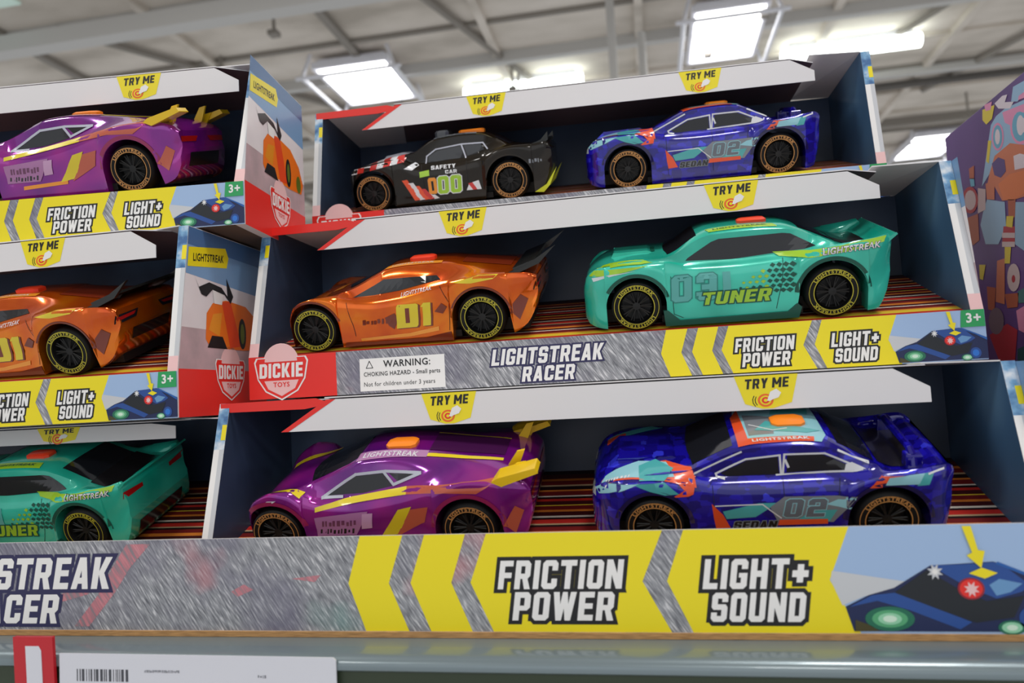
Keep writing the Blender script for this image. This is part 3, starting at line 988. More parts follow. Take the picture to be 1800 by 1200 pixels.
BOXART = [
    ('poly', LB_, 1, [(0.3320, 0.3366), (0.3217, 0.3406), (0.3056, 0.3412), (0.2642, 0.3350), (0.2715, 0.2990), (0.2956, 0.3069), (0.3085, 0.3068), (0.3308, 0.3095), (0.3430, 0.2975), (0.3595, 0.2907), (0.3434, 0.3180)]),
    ('poly', WH_, 2, [(0.3216, 0.3516), (0.3076, 0.3527), (0.2993, 0.3505), (0.3046, 0.3461), (0.2905, 0.3412), (0.2975, 0.3381), (0.3161, 0.3451)]),
    ('poly', LB_, 3, [(0.2891, 0.3527), (0.2613, 0.3493), (0.2626, 0.3429), (0.2847, 0.3390), (0.2944, 0.3427)]),
    ('poly', PK, 4, [(0.2819, 0.3425), (0.2628, 0.3420), (0.2640, 0.3360), (0.2836, 0.3396)]),
    ('poly', YE_, 2, [(0.3441, 0.3545), (0.3219, 0.3506), (0.3287, 0.3410), (0.3398, 0.3399), (0.3459, 0.3461)]),
    ('poly', PK, 3, [(0.3397, 0.3574), (0.3257, 0.3548), (0.3293, 0.3490), (0.3385, 0.3513)]),
    ('poly', PK, 2, [(0.3104, 0.3397), (0.2649, 0.3318), (0.2673, 0.3197), (0.3002, 0.3253), (0.3080, 0.3302)]),
    ('poly', PK, 3, [(0.3118, 0.3197), (0.3134, 0.3157), (0.3164, 0.3128), (0.3202, 0.3115), (0.3244, 0.3119), (0.3282, 0.3140), (0.3311, 0.3176), (0.3326, 0.3221), (0.3325, 0.3267), (0.3307, 0.3308), (0.3276, 0.3337), (0.3237, 0.3349), (0.3195, 0.3344), (0.3158, 0.3321), (0.3130, 0.3286), (0.3116, 0.3242)]),
    ('poly', LB2, 4, [(0.3143, 0.3206), (0.3156, 0.3172), (0.3179, 0.3147), (0.3209, 0.3135), (0.3240, 0.3137), (0.3268, 0.3154), (0.3290, 0.3183), (0.3300, 0.3220), (0.3298, 0.3258), (0.3284, 0.3292), (0.3260, 0.3317), (0.3231, 0.3329), (0.3199, 0.3325), (0.3171, 0.3308), (0.3151, 0.3279), (0.3141, 0.3243)]),
    ('poly', WH_, 5, [(0.3177, 0.3217), (0.3185, 0.3195), (0.3198, 0.3178), (0.3215, 0.3169), (0.3233, 0.3170), (0.3248, 0.3180), (0.3260, 0.3198), (0.3265, 0.3222), (0.3263, 0.3246), (0.3255, 0.3269), (0.3241, 0.3285), (0.3224, 0.3294), (0.3206, 0.3293), (0.3191, 0.3282), (0.3180, 0.3264), (0.3175, 0.3241)]),
    ('poly', PK, 3, [(0.2596, 0.3099), (0.2616, 0.3054), (0.2655, 0.3022), (0.2706, 0.3008), (0.2876, 0.3053), (0.2931, 0.3083), (0.2975, 0.3129), (0.3000, 0.3185), (0.3000, 0.3242), (0.2977, 0.3291), (0.2935, 0.3323), (0.2879, 0.3334), (0.2820, 0.3322), (0.2649, 0.3287), (0.2610, 0.3242), (0.2589, 0.3189)]),
    ('poly', LB2, 4, [(0.2624, 0.3109), (0.2641, 0.3070), (0.2672, 0.3043), (0.2824, 0.3068), (0.2871, 0.3074), (0.2915, 0.3098), (0.2950, 0.3137), (0.2968, 0.3183), (0.2968, 0.3231), (0.2950, 0.3272), (0.2916, 0.3299), (0.2871, 0.3310), (0.2824, 0.3301), (0.2781, 0.3276), (0.2633, 0.3235), (0.2616, 0.3191)]),
    ('poly', WH_, 5, [(0.2670, 0.3136), (0.2680, 0.3108), (0.2807, 0.3126), (0.2829, 0.3116), (0.2852, 0.3118), (0.2873, 0.3131), (0.2888, 0.3154), (0.2895, 0.3184), (0.2894, 0.3215), (0.2883, 0.3243), (0.2865, 0.3263), (0.2843, 0.3273), (0.2820, 0.3271), (0.2800, 0.3257), (0.2785, 0.3234), (0.2661, 0.3203)]),
    ('poly', YE_, 3, [(0.3393, 0.3256), (0.3336, 0.3238), (0.3423, 0.3063), (0.3464, 0.3098)]),
    ('poly', PE, 2, [(0.3308, 0.3095), (0.3031, 0.3115), (0.2715, 0.2990), (0.2788, 0.2630), (0.3042, 0.2653), (0.3254, 0.2696), (0.3362, 0.2845), (0.3500, 0.2882), (0.3430, 0.2975)]),
    ('poly', PE2, 3, [(0.3291, 0.2847), (0.3082, 0.2875), (0.2749, 0.2820), (0.2780, 0.2668), (0.3064, 0.2653), (0.3231, 0.2695)]),
    ('poly', DK2, 4, [(0.3366, 0.3046), (0.3244, 0.3064), (0.3142, 0.3011), (0.3140, 0.2914), (0.3236, 0.2887), (0.3341, 0.2939)]),
    ('poly', WH_, 5, [(0.2992, 0.2997), (0.2890, 0.2985), (0.2730, 0.2915), (0.2746, 0.2839), (0.2995, 0.2882)]),
    ('poly', OR_, 3, [(0.3810, 0.3132), (0.3702, 0.3130), (0.3728, 0.3014), (0.3818, 0.3039)]),
    ('poly', LB2, 3, [(0.3816, 0.3044), (0.3727, 0.3019), (0.3729, 0.2949), (0.3807, 0.2964)]),
    ('poly', RS, 4, [(0.3689, 0.2810), (0.3711, 0.2769), (0.3753, 0.2739), (0.3810, 0.2726), (0.3874, 0.2731), (0.3935, 0.2755), (0.3983, 0.2794), (0.4010, 0.2842), (0.4012, 0.2891), (0.3989, 0.2934), (0.3944, 0.2964), (0.3884, 0.2976), (0.3820, 0.2968), (0.3761, 0.2943), (0.3716, 0.2904), (0.3691, 0.2858)]),
    ('poly', WH2, 5, [(0.3729, 0.2820), (0.3745, 0.2789), (0.3776, 0.2767), (0.3817, 0.2757), (0.3862, 0.2760), (0.3905, 0.2778), (0.3938, 0.2806), (0.3957, 0.2841), (0.3958, 0.2878), (0.3941, 0.2910), (0.3909, 0.2932), (0.3867, 0.2941), (0.3822, 0.2936), (0.3780, 0.2918), (0.3748, 0.2890), (0.3730, 0.2856)]),
    ('poly', PE, 3, [(0.3518, 0.2910), (0.3348, 0.2907), (0.3385, 0.2739), (0.3523, 0.2774)]),
    ('poly', WH2, 3, [(0.3671, 0.2916), (0.3528, 0.2867), (0.3566, 0.2694), (0.3720, 0.2695)]),
    ('poly', LB_, 2, [(0.3619, 0.2683), (0.3523, 0.2774), (0.3213, 0.2675), (0.3235, 0.2464), (0.3397, 0.2354), (0.3631, 0.2399), (0.3693, 0.2584)]),
    ('poly', LB_, 2, [(0.3046, 0.2633), (0.2800, 0.2572), (0.2882, 0.2165), (0.3116, 0.2301)]),
    ('poly', OR_, 2, [(0.3978, 0.2707), (0.3720, 0.2695), (0.3747, 0.2456), (0.3886, 0.2436), (0.3969, 0.2560)]),
    ('poly', OR_, 3, [(0.3156, 0.2682), (0.3032, 0.2651), (0.3071, 0.2513), (0.3175, 0.2536)]),
    ('poly', YE_, 4, [(0.3205, 0.2554), (0.3090, 0.2528), (0.3130, 0.2441), (0.3233, 0.2474)]),
    ('poly', RS, 3, [(0.3276, 0.2483), (0.3086, 0.2442), (0.3118, 0.2291), (0.3332, 0.2331)]),
    ('poly', WH2, 4, [(0.3309, 0.2436), (0.3097, 0.2392), (0.3105, 0.2351), (0.3318, 0.2394)]),
    ('poly', WH2, 4, [(0.3325, 0.2362), (0.3111, 0.2321), (0.3120, 0.2280), (0.3334, 0.2320)]),
    ('poly', YE_, 3, [(0.3290, 0.2312), (0.3183, 0.2292), (0.3232, 0.2162), (0.3319, 0.2176)]),
    ('poly', PE, 3, [(0.3449, 0.2220), (0.3310, 0.2218), (0.3391, 0.1838), (0.3547, 0.1877)]),
    ('poly', WH2, 4, [(0.3088, 0.2023), (0.3105, 0.1982), (0.3135, 0.1948), (0.3174, 0.1928), (0.3216, 0.1925), (0.3255, 0.1939), (0.3285, 0.1968), (0.3300, 0.2009), (0.3299, 0.2054), (0.3282, 0.2097), (0.3251, 0.2130), (0.3211, 0.2149), (0.3168, 0.2151), (0.3130, 0.2136), (0.3102, 0.2107), (0.3087, 0.2067)]),
    ('poly', RS, 5, [(0.3165, 0.2024), (0.3169, 0.2012), (0.3178, 0.2003), (0.3189, 0.1998), (0.3201, 0.1997), (0.3212, 0.2001), (0.3220, 0.2009), (0.3224, 0.2020), (0.3224, 0.2032), (0.3219, 0.2044), (0.3211, 0.2053), (0.3200, 0.2058), (0.3188, 0.2059), (0.3177, 0.2055), (0.3169, 0.2047), (0.3165, 0.2036)]),
    ('poly', YE_, 3, [(0.3795, 0.2243), (0.3670, 0.2222), (0.3749, 0.2096), (0.3810, 0.2116)]),
    ('poly', OR_, 3, [(0.3687, 0.2030), (0.3521, 0.1997), (0.3587, 0.1803), (0.3706, 0.1826)]),
    ('poly', OR_, 3, [(0.3373, 0.1923), (0.3134, 0.1904), (0.3178, 0.1793), (0.3353, 0.1801)]),
    ('poly', GY, 4, [(0.3432, 0.1700), (0.3451, 0.1657), (0.3489, 0.1623), (0.3540, 0.1601), (0.3596, 0.1596), (0.3649, 0.1609), (0.3691, 0.1638), (0.3715, 0.1678), (0.3716, 0.1724), (0.3695, 0.1768), (0.3655, 0.1803), (0.3602, 0.1823), (0.3546, 0.1827), (0.3494, 0.1812), (0.3455, 0.1783), (0.3433, 0.1744)]),
    ('poly', RS, 3, [(0.3731, 0.1600), (0.3380, 0.1673), (0.3217, 0.1607), (0.3315, 0.1347), (0.3587, 0.1356)]),
    ('poly', GN, 3, [(0.3153, 0.1917), (0.2926, 0.1949), (0.2954, 0.1810), (0.3151, 0.1822)]),
    ('poly', PK, 3, [(0.3206, 0.1765), (0.2954, 0.1810), (0.3009, 0.1540), (0.3196, 0.1605)]),
    ('poly', GN2, 3, [(0.3249, 0.1451), (0.3019, 0.1490), (0.3060, 0.1288), (0.3282, 0.1293)]),
]
for kind, m, lay, pp in BOXART:
    if kind == 'poly':
        a.poly([(min(p_, .4278), min(v_, .3573)) for p_, v_ in pp], m, lay)
    else:
        a.ell(pp[0], pp[1], pp[2], pp[3], m, lay)
q.art(a, (-.0001, 0, 0), YA, ZA, (-1, 0, 0))
q.build('printed_swirls', t)
q = MB()
a = Art(1.0)
for cx, cz, rr_, m_ in ((.04, .30, .022, PK), (.11, .26, .030, LB_), (.06, .18, .036, LB2), (.12, .12, .024, YE_), (.05, .07, .026, RS)):
    a.ell(cx, cz, rr_, rr_, m_, 1)
    a.ell(cx, cz, rr_ * .6, rr_ * .6, WH_, 2)
q.art(a, (0, -.0001, 0), XA, ZA, FRONT)
q.build('printed_discs', t)


# ------------------------------------------------------------------ toy cars
def pchip(pts):
    X = np.array([p[0] for p in pts], float)
    Y = np.array([p[1] for p in pts], float)
    h = np.diff(X)
    dl = np.diff(Y) / h
    m = np.zeros(len(X))
    m[0], m[-1] = dl[0], dl[-1]
    for i in range(1, len(X) - 1):
        if dl[i - 1] * dl[i] > 0:
            w1, w2 = 2 * h[i] + h[i - 1], h[i] + 2 * h[i - 1]
            m[i] = (w1 + w2) / (w1 / dl[i - 1] + w2 / dl[i])

    def f(x):
        i = int(min(max(np.searchsorted(X, x) - 1, 0), len(h) - 1))
        t = min(max((x - X[i]) / h[i], 0), 1)
        return float((1 + 2 * t) * (1 - t) ** 2 * Y[i] + t * (1 - t) ** 2 * h[i] * m[i] + t * t * (3 - 2 * t) * Y[i + 1] + t * t * (t - 1) * h[i] * m[i + 1])
    return f


WF, WR_ = -65, 62.5
RAR = 20.5


def car_body(sp, paint):
    x0, x1 = sp['ends']
    zs, zr, sill, wr = pchip(sp['zs']), pchip(sp['zr']), pchip(sp['sill']), pchip(sp['wr'])
    wsh = pchip(sp['ws'])
    tap = pchip(sp.get('taper') or [(x0, .66), (x0 + 4, .84), (x0 + 12, .96), (x0 + 22, 1), (x1 - 12, 1), (x1 - 4, .97), (x1, .90)])
    xs = set(np.round(np.arange(x0, x1, 2.5), 3)) | {x1}
    arches = [(WF, 17, RAR), (WR_, 17.5, RAR + .8)]
    for c, zc, r in arches:
        for k in range(-14, 15):
            xs.add(round(c + r * math.sin(math.pi / 2 * k / 14), 3))
    xs = sorted(x for x in xs if x0 <= x <= x1)
    xs = [x for i, x in enumerate(xs) if i == 0 or x - xs[i - 1] > .12]
    secs = []
    for x in xs:
        zb = sill(x)
        fl = 0
        for c, zc, r in arches:
            if abs(x - c) < r:
                zb = max(zb, zc + math.sqrt(r * r - (x - c) ** 2))
                fl = max(fl, 1)
            fl = max(fl, math.exp(-((x - c) / 24) ** 4) if abs(x - c) < 40 else 0)
        k = tap(x)
        zsv = max(zs(x), zb + 2.5)
        wm = (39.3 + 2.2 * fl) * k
        wb = (38.6 + 2.6 * fl) * k
        ws = wsh(x) * k
        zrv, wrv = zr(x), wr(x) * k
        wi = ws - 4.5
        wrv = min(wrv, wi - 1.5)
        hgt = zsv - zb
        ins = sp.get('scoop', 0) * (1 - fl)
        zi = zsv + .10 * (zrv - zsv) if zrv > zsv else zsv - .25 * (zsv - zrv)
        cr = sp.get('crown', 1.2)
        P = [(wb - 13, zb), (wb, zb), (wm, zb + .16 * hgt), (wm - ins * .7, zb + .30 * hgt), (wm - ins, zb + .45 * hgt), (wm - ins * .5, zb + .62 * hgt), ((wm + ws) / 2 + .4, zb + .80 * hgt),
             (ws + .4, zsv - .09 * hgt), (ws - 1.4, zsv - .2), (wi, zi), (wrv + (wi - wrv) * .5, zi + .5 * (zrv - zi) + .0), (wrv + .8, zi + .90 * (zrv - zi)), (wrv - 1.6, zrv), (wrv * .55, zrv + cr * .8), (0, zrv + cr)]
        full = [(-y, z) for y, z in P] + [(y, z) for y, z in P[-2::-1]]
        secs.append((x, full))
    n = len(secs[0][1])
    V = [(x * .001, y * .001, z * .001) for x, s in secs for y, z in s]
    Fs = []
    for i in range(len(secs) - 1):
        for j in range(n):
            j2 = (j + 1) % n
            Fs.append((i * n + j, (i + 1) * n + j, (i + 1) * n + j2, i * n + j2))
    for base, rev in ((0, False), ((len(secs) - 1) * n, True)):
        for j in range(n // 2):
            a_, b_, c_, d2 = base + j, base + j + 1, base + n - 2 - j, base + n - 1 - j
            f = [a_, b_, c_, d2] if b_ != c_ else [a_, b_, d2]
            Fs.append(f if not rev else f[::-1])
    q = MB()
    q.add(V, Fs, paint)
    bm = bmesh.new()
    me = bpy.data.meshes.new('tmp')
    me.from_pydata(V, [], Fs)
    bm.from_mesh(me)
    bmesh.ops.recalc_face_normals(bm, faces=bm.faces)
    vol = bm.calc_volume(signed=True)
    bm.to_mesh(me)
    Fs = [list(p.vertices) for p in me.polygons]
    if vol < 0:
        Fs = [f[::-1] for f in Fs]
    q.f = Fs
    bm.free()
    bpy.data.meshes.remove(me)
    bvh = BVHTree.FromPolygons([Vector(v) for v in V], Fs)
    return q, bvh


PROJ = {'near': (lambda u, v: Vector((u, -.2, v)), Vector((0, 1, 0))),
        'far': (lambda u, v: Vector((u, .2, v)), Vector((0, -1, 0))),
        'top': (lambda u, v: Vector((u, v, .3)), Vector((0, 0, -1))),
        'rear': (lambda u, v: Vector((.3, u, v)), Vector((-1, 0, 0))),
        'front': (lambda u, v: Vector((-.3, u, v)), Vector((1, 0, 0)))}


def decal(q, bvh, art, how, lim=None, step=.0045, base=.00028):
    """lay printed polygons onto the car's surface"""
    org, dr = PROJ[how]
    for pts, fs, m, layer in art.items:
        bm = bmesh.new()
        vv = [bm.verts.new((a, b_, 0)) for a, b_ in pts]
        for f in fs:
            try:
                bm.faces.new([vv[i] for i in f])
            except ValueError:
                pass
        xs = [p[0] for p in pts]
        ys = [p[1] for p in pts]
        for ax, lo, hi in ((0, min(xs), max(xs)), (1, min(ys), max(ys))):
            c = math.ceil(lo / step) * step
            while c < hi:
                co = (c, 0, 0) if ax == 0 else (0, c, 0)
                no = (1, 0, 0) if ax == 0 else (0, 1, 0)
                bmesh.ops.bisect_plane(bm, geom=bm.verts[:] + bm.edges[:] + bm.faces[:], plane_co=co, plane_no=no)
                c += step
        bm.verts.index_update()
        P, ok = [], []
        for v in bm.verts:
            hit, nor, idx, dist = bvh.ray_cast(org(v.co.x, v.co.y), dr)
            if hit is None or (nor.dot(dr) > -0.12):
                P.append((0, 0, 0))
                ok.append(False)
            else:
                P.append(tuple(hit + nor * (base + .00009 * layer)))
                ok.append(True)
        F2 = []
        for f in bm.faces:
            ix = [v.index for v in f.verts]
            if not all(ok[i] for i in ix):
                continue
            c = [Vector(P[i]) for i in ix]
            if max((c[i] - c[i - 1]).length for i in range(len(c))) > .02:
                continue
            nn = sum(((c[i] - c[0]).cross(c[i + 1] - c[0]) for i in range(1, len(c) - 1)), Vector())
            F2.append(ix if nn.dot(dr) < 0 else ix[::-1])
        bm.free()
        q.add(P, F2, m)


def make_wheel(parent, x, y, r, let, side):
    s = -1 if side < 0 else 1
    q = MB()
    k = .001
    prof = [(11.2, 3.5), (11.6, 6.2), (12.2, 6.9), (15.4, 6.9), (16.6, 5.9), (r, 4.2), (r, -4.6), (r - 1.5, -6.5), (10, -6.5)]
    q.lathe_y([(a * k, s * b * k) for a, b in prof], TYRE, 44)
    # raised lettering and rings on the sidewall
    yy = s * 7.0 * k

    def ring(r0, r1, n=44):
        vs = [(rr * k * math.cos(2 * math.pi * i / n), yy, rr * k * math.sin(2 * math.pi * i / n)) for i in range(n) for rr in (r0, r1)]
        q.add(vs, [(2 * i, 2 * i + 1, (2 * i + 3) % (2 * n), (2 * i + 2) % (2 * n)) for i in range(n)], let)
    ring(11.9, 12.45)
    ring(14.95, 15.35)
    vs, fs = text_mesh('LIGHTSTREAK', .03)
    mx = max(v[0] for v in vs)
    my = max(v[1] for v in vs)
    for a0 in (0, math.pi):
        P = []
        for vx, vy in vs:
            th = math.radians(148) - vx / mx * math.radians(116) + a0
            rad = (12.75 + vy / my * 2.15) * k
            P.append((rad * math.cos(th) * (1 if s < 0 else -1), yy, rad * math.sin(th)))
        q.add(P, fs, let)
    wh = q.build('wheel', parent, smooth=35)
    wh.location = (x * k, y * k, r * k)
    q = MB()
    q.lathe_y([(a * k, s * b * k) for a, b in [(11.3, 4.8), (10.6, 6.0), (10.2, 4.0), (9.8, 1.0), (3.0, 0.6), (2.6, 4.2), (0.01, 4.4)]], RIMM, 40)
    for i in range(10):
        t = 2 * math.pi * i / 10
        for dt in (-.09, .09):
            q.tube((2.2 * k * math.cos(t), s * 3.6 * k, 2.2 * k * math.sin(t)), (10.4 * k * math.cos(t + dt), s * 4.4 * k, 10.4 * k * math.sin(t + dt)), .55 * k, RIMM, 6)
    q.build('rim', wh, smooth=35)
    return wh


def rounded_box(q, c, sx, sy, sz, m, r=.2):
    """box with chamfered top edges"""
    x, y, z = c
    k = min(sx, sy) * r
    lo = [(x - sx / 2, y - sy / 2), (x + sx / 2, y - sy / 2), (x + sx / 2, y + sy / 2), (x - sx / 2, y + sy / 2)]

    def loop(d, zz):
        pts = []
        for i, (px, py) in enumerate(lo):
            sxn, syn = (1 if px > x else -1), (1 if py > y else -1)
            a_ = (px - sxn * (d + k), py - syn * d)
            b_ = (px - sxn * d, py - syn * (d + k))
            pts += [b_, a_] if i in (0, 2) else [a_, b_]
        return [(p[0] * .001, p[1] * .001, zz * .001) for p in pts]
    A, B, Cc = loop(0, z), loop(0, z + sz * .7), loop(k * .6, z + sz)
    fs = []
    for o in (0, 8):
        fs += [(o + i, o + (i + 1) % 8, o + 8 + (i + 1) % 8, o + 8 + i) for i in range(8)]
    q.add(A + B + Cc, fs + [list(range(16, 24))], m)


def finish_car(t, q, sp, let, button, body_label=None):
    bo = q.build('body', t, smooth=38)
    q = MB()
    x0, x1 = sp['ends']
    q.box(((x0 + 10) * .001, -.0262, .004), ((x1 - 10) * .001, .0262, .013), CHASSIS)
    q.box((-.048, -.0335, .0032), (.045, .0335, .008), CHASSIS)
    q.build('chassis', t)
    for x, r in ((WF, 17.0), (WR_, 17.5)):
        for s in (-1, 1):
            make_wheel(t, x, s * 34.0, r, let, s)
    bx, by, bz, bsx, bsy, bm_ = button
    q = MB()
    rounded_box(q, (bx, by, bz), bsx, bsy, 3.4, bm_)
    q.build('roof_button', t, smooth=30)
    return bo


def arch_ring(a, m, wd=3.0, a0=4, a1=176, layer=1):
    for c, zc, r in ((WF, 17, RAR), (WR_, 17.5, RAR + .8)):
        n = 26
        for i in range(n):
            t0, t1 = (math.radians(a0 + (a1 - a0) * (i + k_) / n) for k_ in (0, 1))
            a.poly([(c + (r + .25) * math.cos(t0), zc + (r + .25) * math.sin(t0)), (c + (r + wd) * math.cos(t0), zc + (r + wd) * math.sin(t0)),
                    (c + (r + wd) * math.cos(t1), zc + (r + wd) * math.sin(t1)), (c + (r + .25) * math.cos(t1), zc + (r + .25) * math.sin(t1))], m, layer)


def glass_parts(t, bvh, side, shield_, rear):
    for how in ('near', 'far'):
        q = MB()
        a = Art()
        for p in side:
            a.poly(p, GLASS, 0)
        decal(q, bvh, a, how, base=.00015)
        q.build('side_window', t)
    for nm, p in (('windshield', shield_), ('rear_window', rear)):
        if p:
            q = MB()
            a = Art()
            a.poly(p, GLASS, 0)
            decal(q, bvh, a, 'top', base=.0002)
            q.build(nm, t)


STD_WS = [(-105, 37), (-65, 40.5), (-40, 37.5), (-20, 36), (30, 36.5), (62, 40), (110, 39.5)]
SEAM = mat('panel_seam', (16, 16, 20), .6)


def seams(a, lines):
    for ln in lines:
        a.line(ln, .35, SEAM, 0)


CARS = {}


# --- teal tuner coupe
def car_teal():
    t = thing('toy_car', 'x', 'toy car')
    sp = dict(ends=(-101, 98.5), scoop=1.4,
              zs=[(-101, 30), (-99, 37), (-95, 42), (-88, 45.5), (-70, 46), (-52, 46), (-42, 45), (-30, 42), (0, 41), (40, 43.5), (55, 46.5), (69, 49), (90, 51.5), (97, 53), (98.5, 50)],
              zr=[(-101, 30), (-99, 36), (-94, 41), (-86, 45), (-79, 46.5), (-60, 48), (-46, 48), (-40, 49.5), (-20, 60.5), (-12, 62.4), (12, 63.2), (34, 62), (42, 59.6), (73, 46), (82, 44), (92, 46), (97, 50), (98.5, 49)],
              sill=[(-101, 9), (-98, 5), (-86, 2.5), (-47, 2.2), (41, 2.2), (82, 3.5), (90, 4), (96, 14), (98.5, 24)],
              wr=[(-101, 32), (-50, 34), (-38, 33), (-18, 28.5), (36, 28.5), (50, 29), (74, 31), (98, 34)], ws=STD_WS)
    q, bvh = car_body(sp, TEAL)
    a = Art()
    seams(a, [[(-41, 36), (-40, 10), (-34, 7)], [(32, 42), (31, 26), (27, 9)]])
    arch_ring(a, D_DKTEAL, 2.6)
    a.block('03', -41, 18, -11, 36, D_SEA, 1, .7, mat('decal_teal_line', (16, 132, 122), .3, coat=.6), .04, gap=.14)
    a.block('I', -7, 19, -2, 36, D_SEA, 1)
    rr = random.Random(2)
    for i in range(10):
        for j in range(6):
            xx, zz = -2 + i * 4.2 + (j % 2) * 2.1, 21 + j * 3.4
            s = .55 + .09 * i
            if zz - 20 < (i + 1.5) * 2.6:
                a.poly([(xx - 1.7 * s, zz), (xx - .2, zz + 1.3 * s), (xx + 1.7 * s, zz + .3), (xx + .2, zz - 1.3 * s)], D_DKTEAL if i > 5 or rr.random() < .35 else D_LIME, 1)
    a.block('TUNER', -21, 14.6, 24, 23.2, D_LIME, 3, .8, D_DKTEAL, .25, gap=.10)
    a.poly([(26, 46), (49, 45.5), (66, 47.6), (95, 51.6), (93, 48), (72, 44), (48, 41.5), (30, 43)], D_LIME, 1)
    a.text('LIGHTSTREAK', 56, 42.6, 91, 46.4, D_WH, 3, .02, .06, D_BK, .2, rise=.06)
    a.poly([(-96, 39.5), (-92, 43.5), (-76, 44.4), (-55, 45), (-70, 42.2), (-86, 39.8)], D_LIME, 1)
    a.poly([(-93, 36), (-80, 40), (-64, 42.2), (-82, 40.8), (-94, 38.4)], HEADL, 2)
    decal(q, bvh, a, 'near')
    a = Art()
    a.poly([(-14, -27.5), (30, -27.5), (28, -21), (-16, -20)], D_LIME, 1)
    a.text('LIGHTSTREAK', -11, -25.6, 24, -22.6, D_DKTEAL, 2, .02)
    a.poly([(-92, -37), (-86, -39), (-60, -39), (-52, -36), (-72, -30), (-86, -28)], D_LIME, 1)
    a.rect(-76, -10, -50, 10, D_DKTEAL, 1)
    a.poly([(66, -26), (88, -27), (88, 27), (66, 26)], D_BK, 1)
    decal(q, bvh, a, 'top')
    a = Art()
    for s in (-1, 1):
        a.poly([(s * 36, 40), (s * 36, 45), (s * 16, 43), (s * 16, 40)], TAILL, 1)
    a.rect(-26, 8, 26, 18, D_BK, 1)
    decal(q, bvh, a, 'rear')
    q2, _ = q, 0
    finish_car(t, q, sp, LEMON, (16, -9, 63.3, 19, 12, BTN_R))
    glass_parts(t, bvh, [[(-30.5, 44.6), (-29, 46.2), (-13, 55.6), (-8, 57.2), (33, 57.6), (38, 56.8), (53, 48.2), (46, 46.4), (0, 43.2)]],
                [(-42, -27), (-22, -24), (-22, 24), (-42, 27), (-44, 10), (-44, -10)], [(44, -23), (70, -24), (72, 0), (70, 24), (44, 23)])
    q = MB()
    q.prism([(-82, 45), (-79, 50.5), (-55, 50.5), (-47, 46.5), (-47, 43), (-82, 43)], (0, -.012, 0), (.001, 0, 0), (0, 0, .001), FRONT, .024, TEAL)
    q.build('hood_scoop', t, bevel=.001, recalc=True)
    for s in (-1, 1):
        q = MB()
        q.prism([(-46, 2), (41, 2), (43, 9), (40, 12), (34, 6.5), (-36, 5.5), (-44, 13), (-47, 13)], (0, s * .0396 - .0012, 0), (.001, 0, 0), (0, 0, .001), FRONT, .0026, D_DKTEAL)
        q.build('side_skirt', t, recalc=True)
    q = MB()
    vs = [(x, y) for x, y in [(90, 46), (101, 53), (102, 51.8), (93, 44)]]
    q.prism(vs, (0, -.0375, 0), (.001, 0, 0), (0, 0, .001), FRONT, .075, TEAL)
    q.build('spoiler', t, bevel=.0008, recalc=True)
    return t


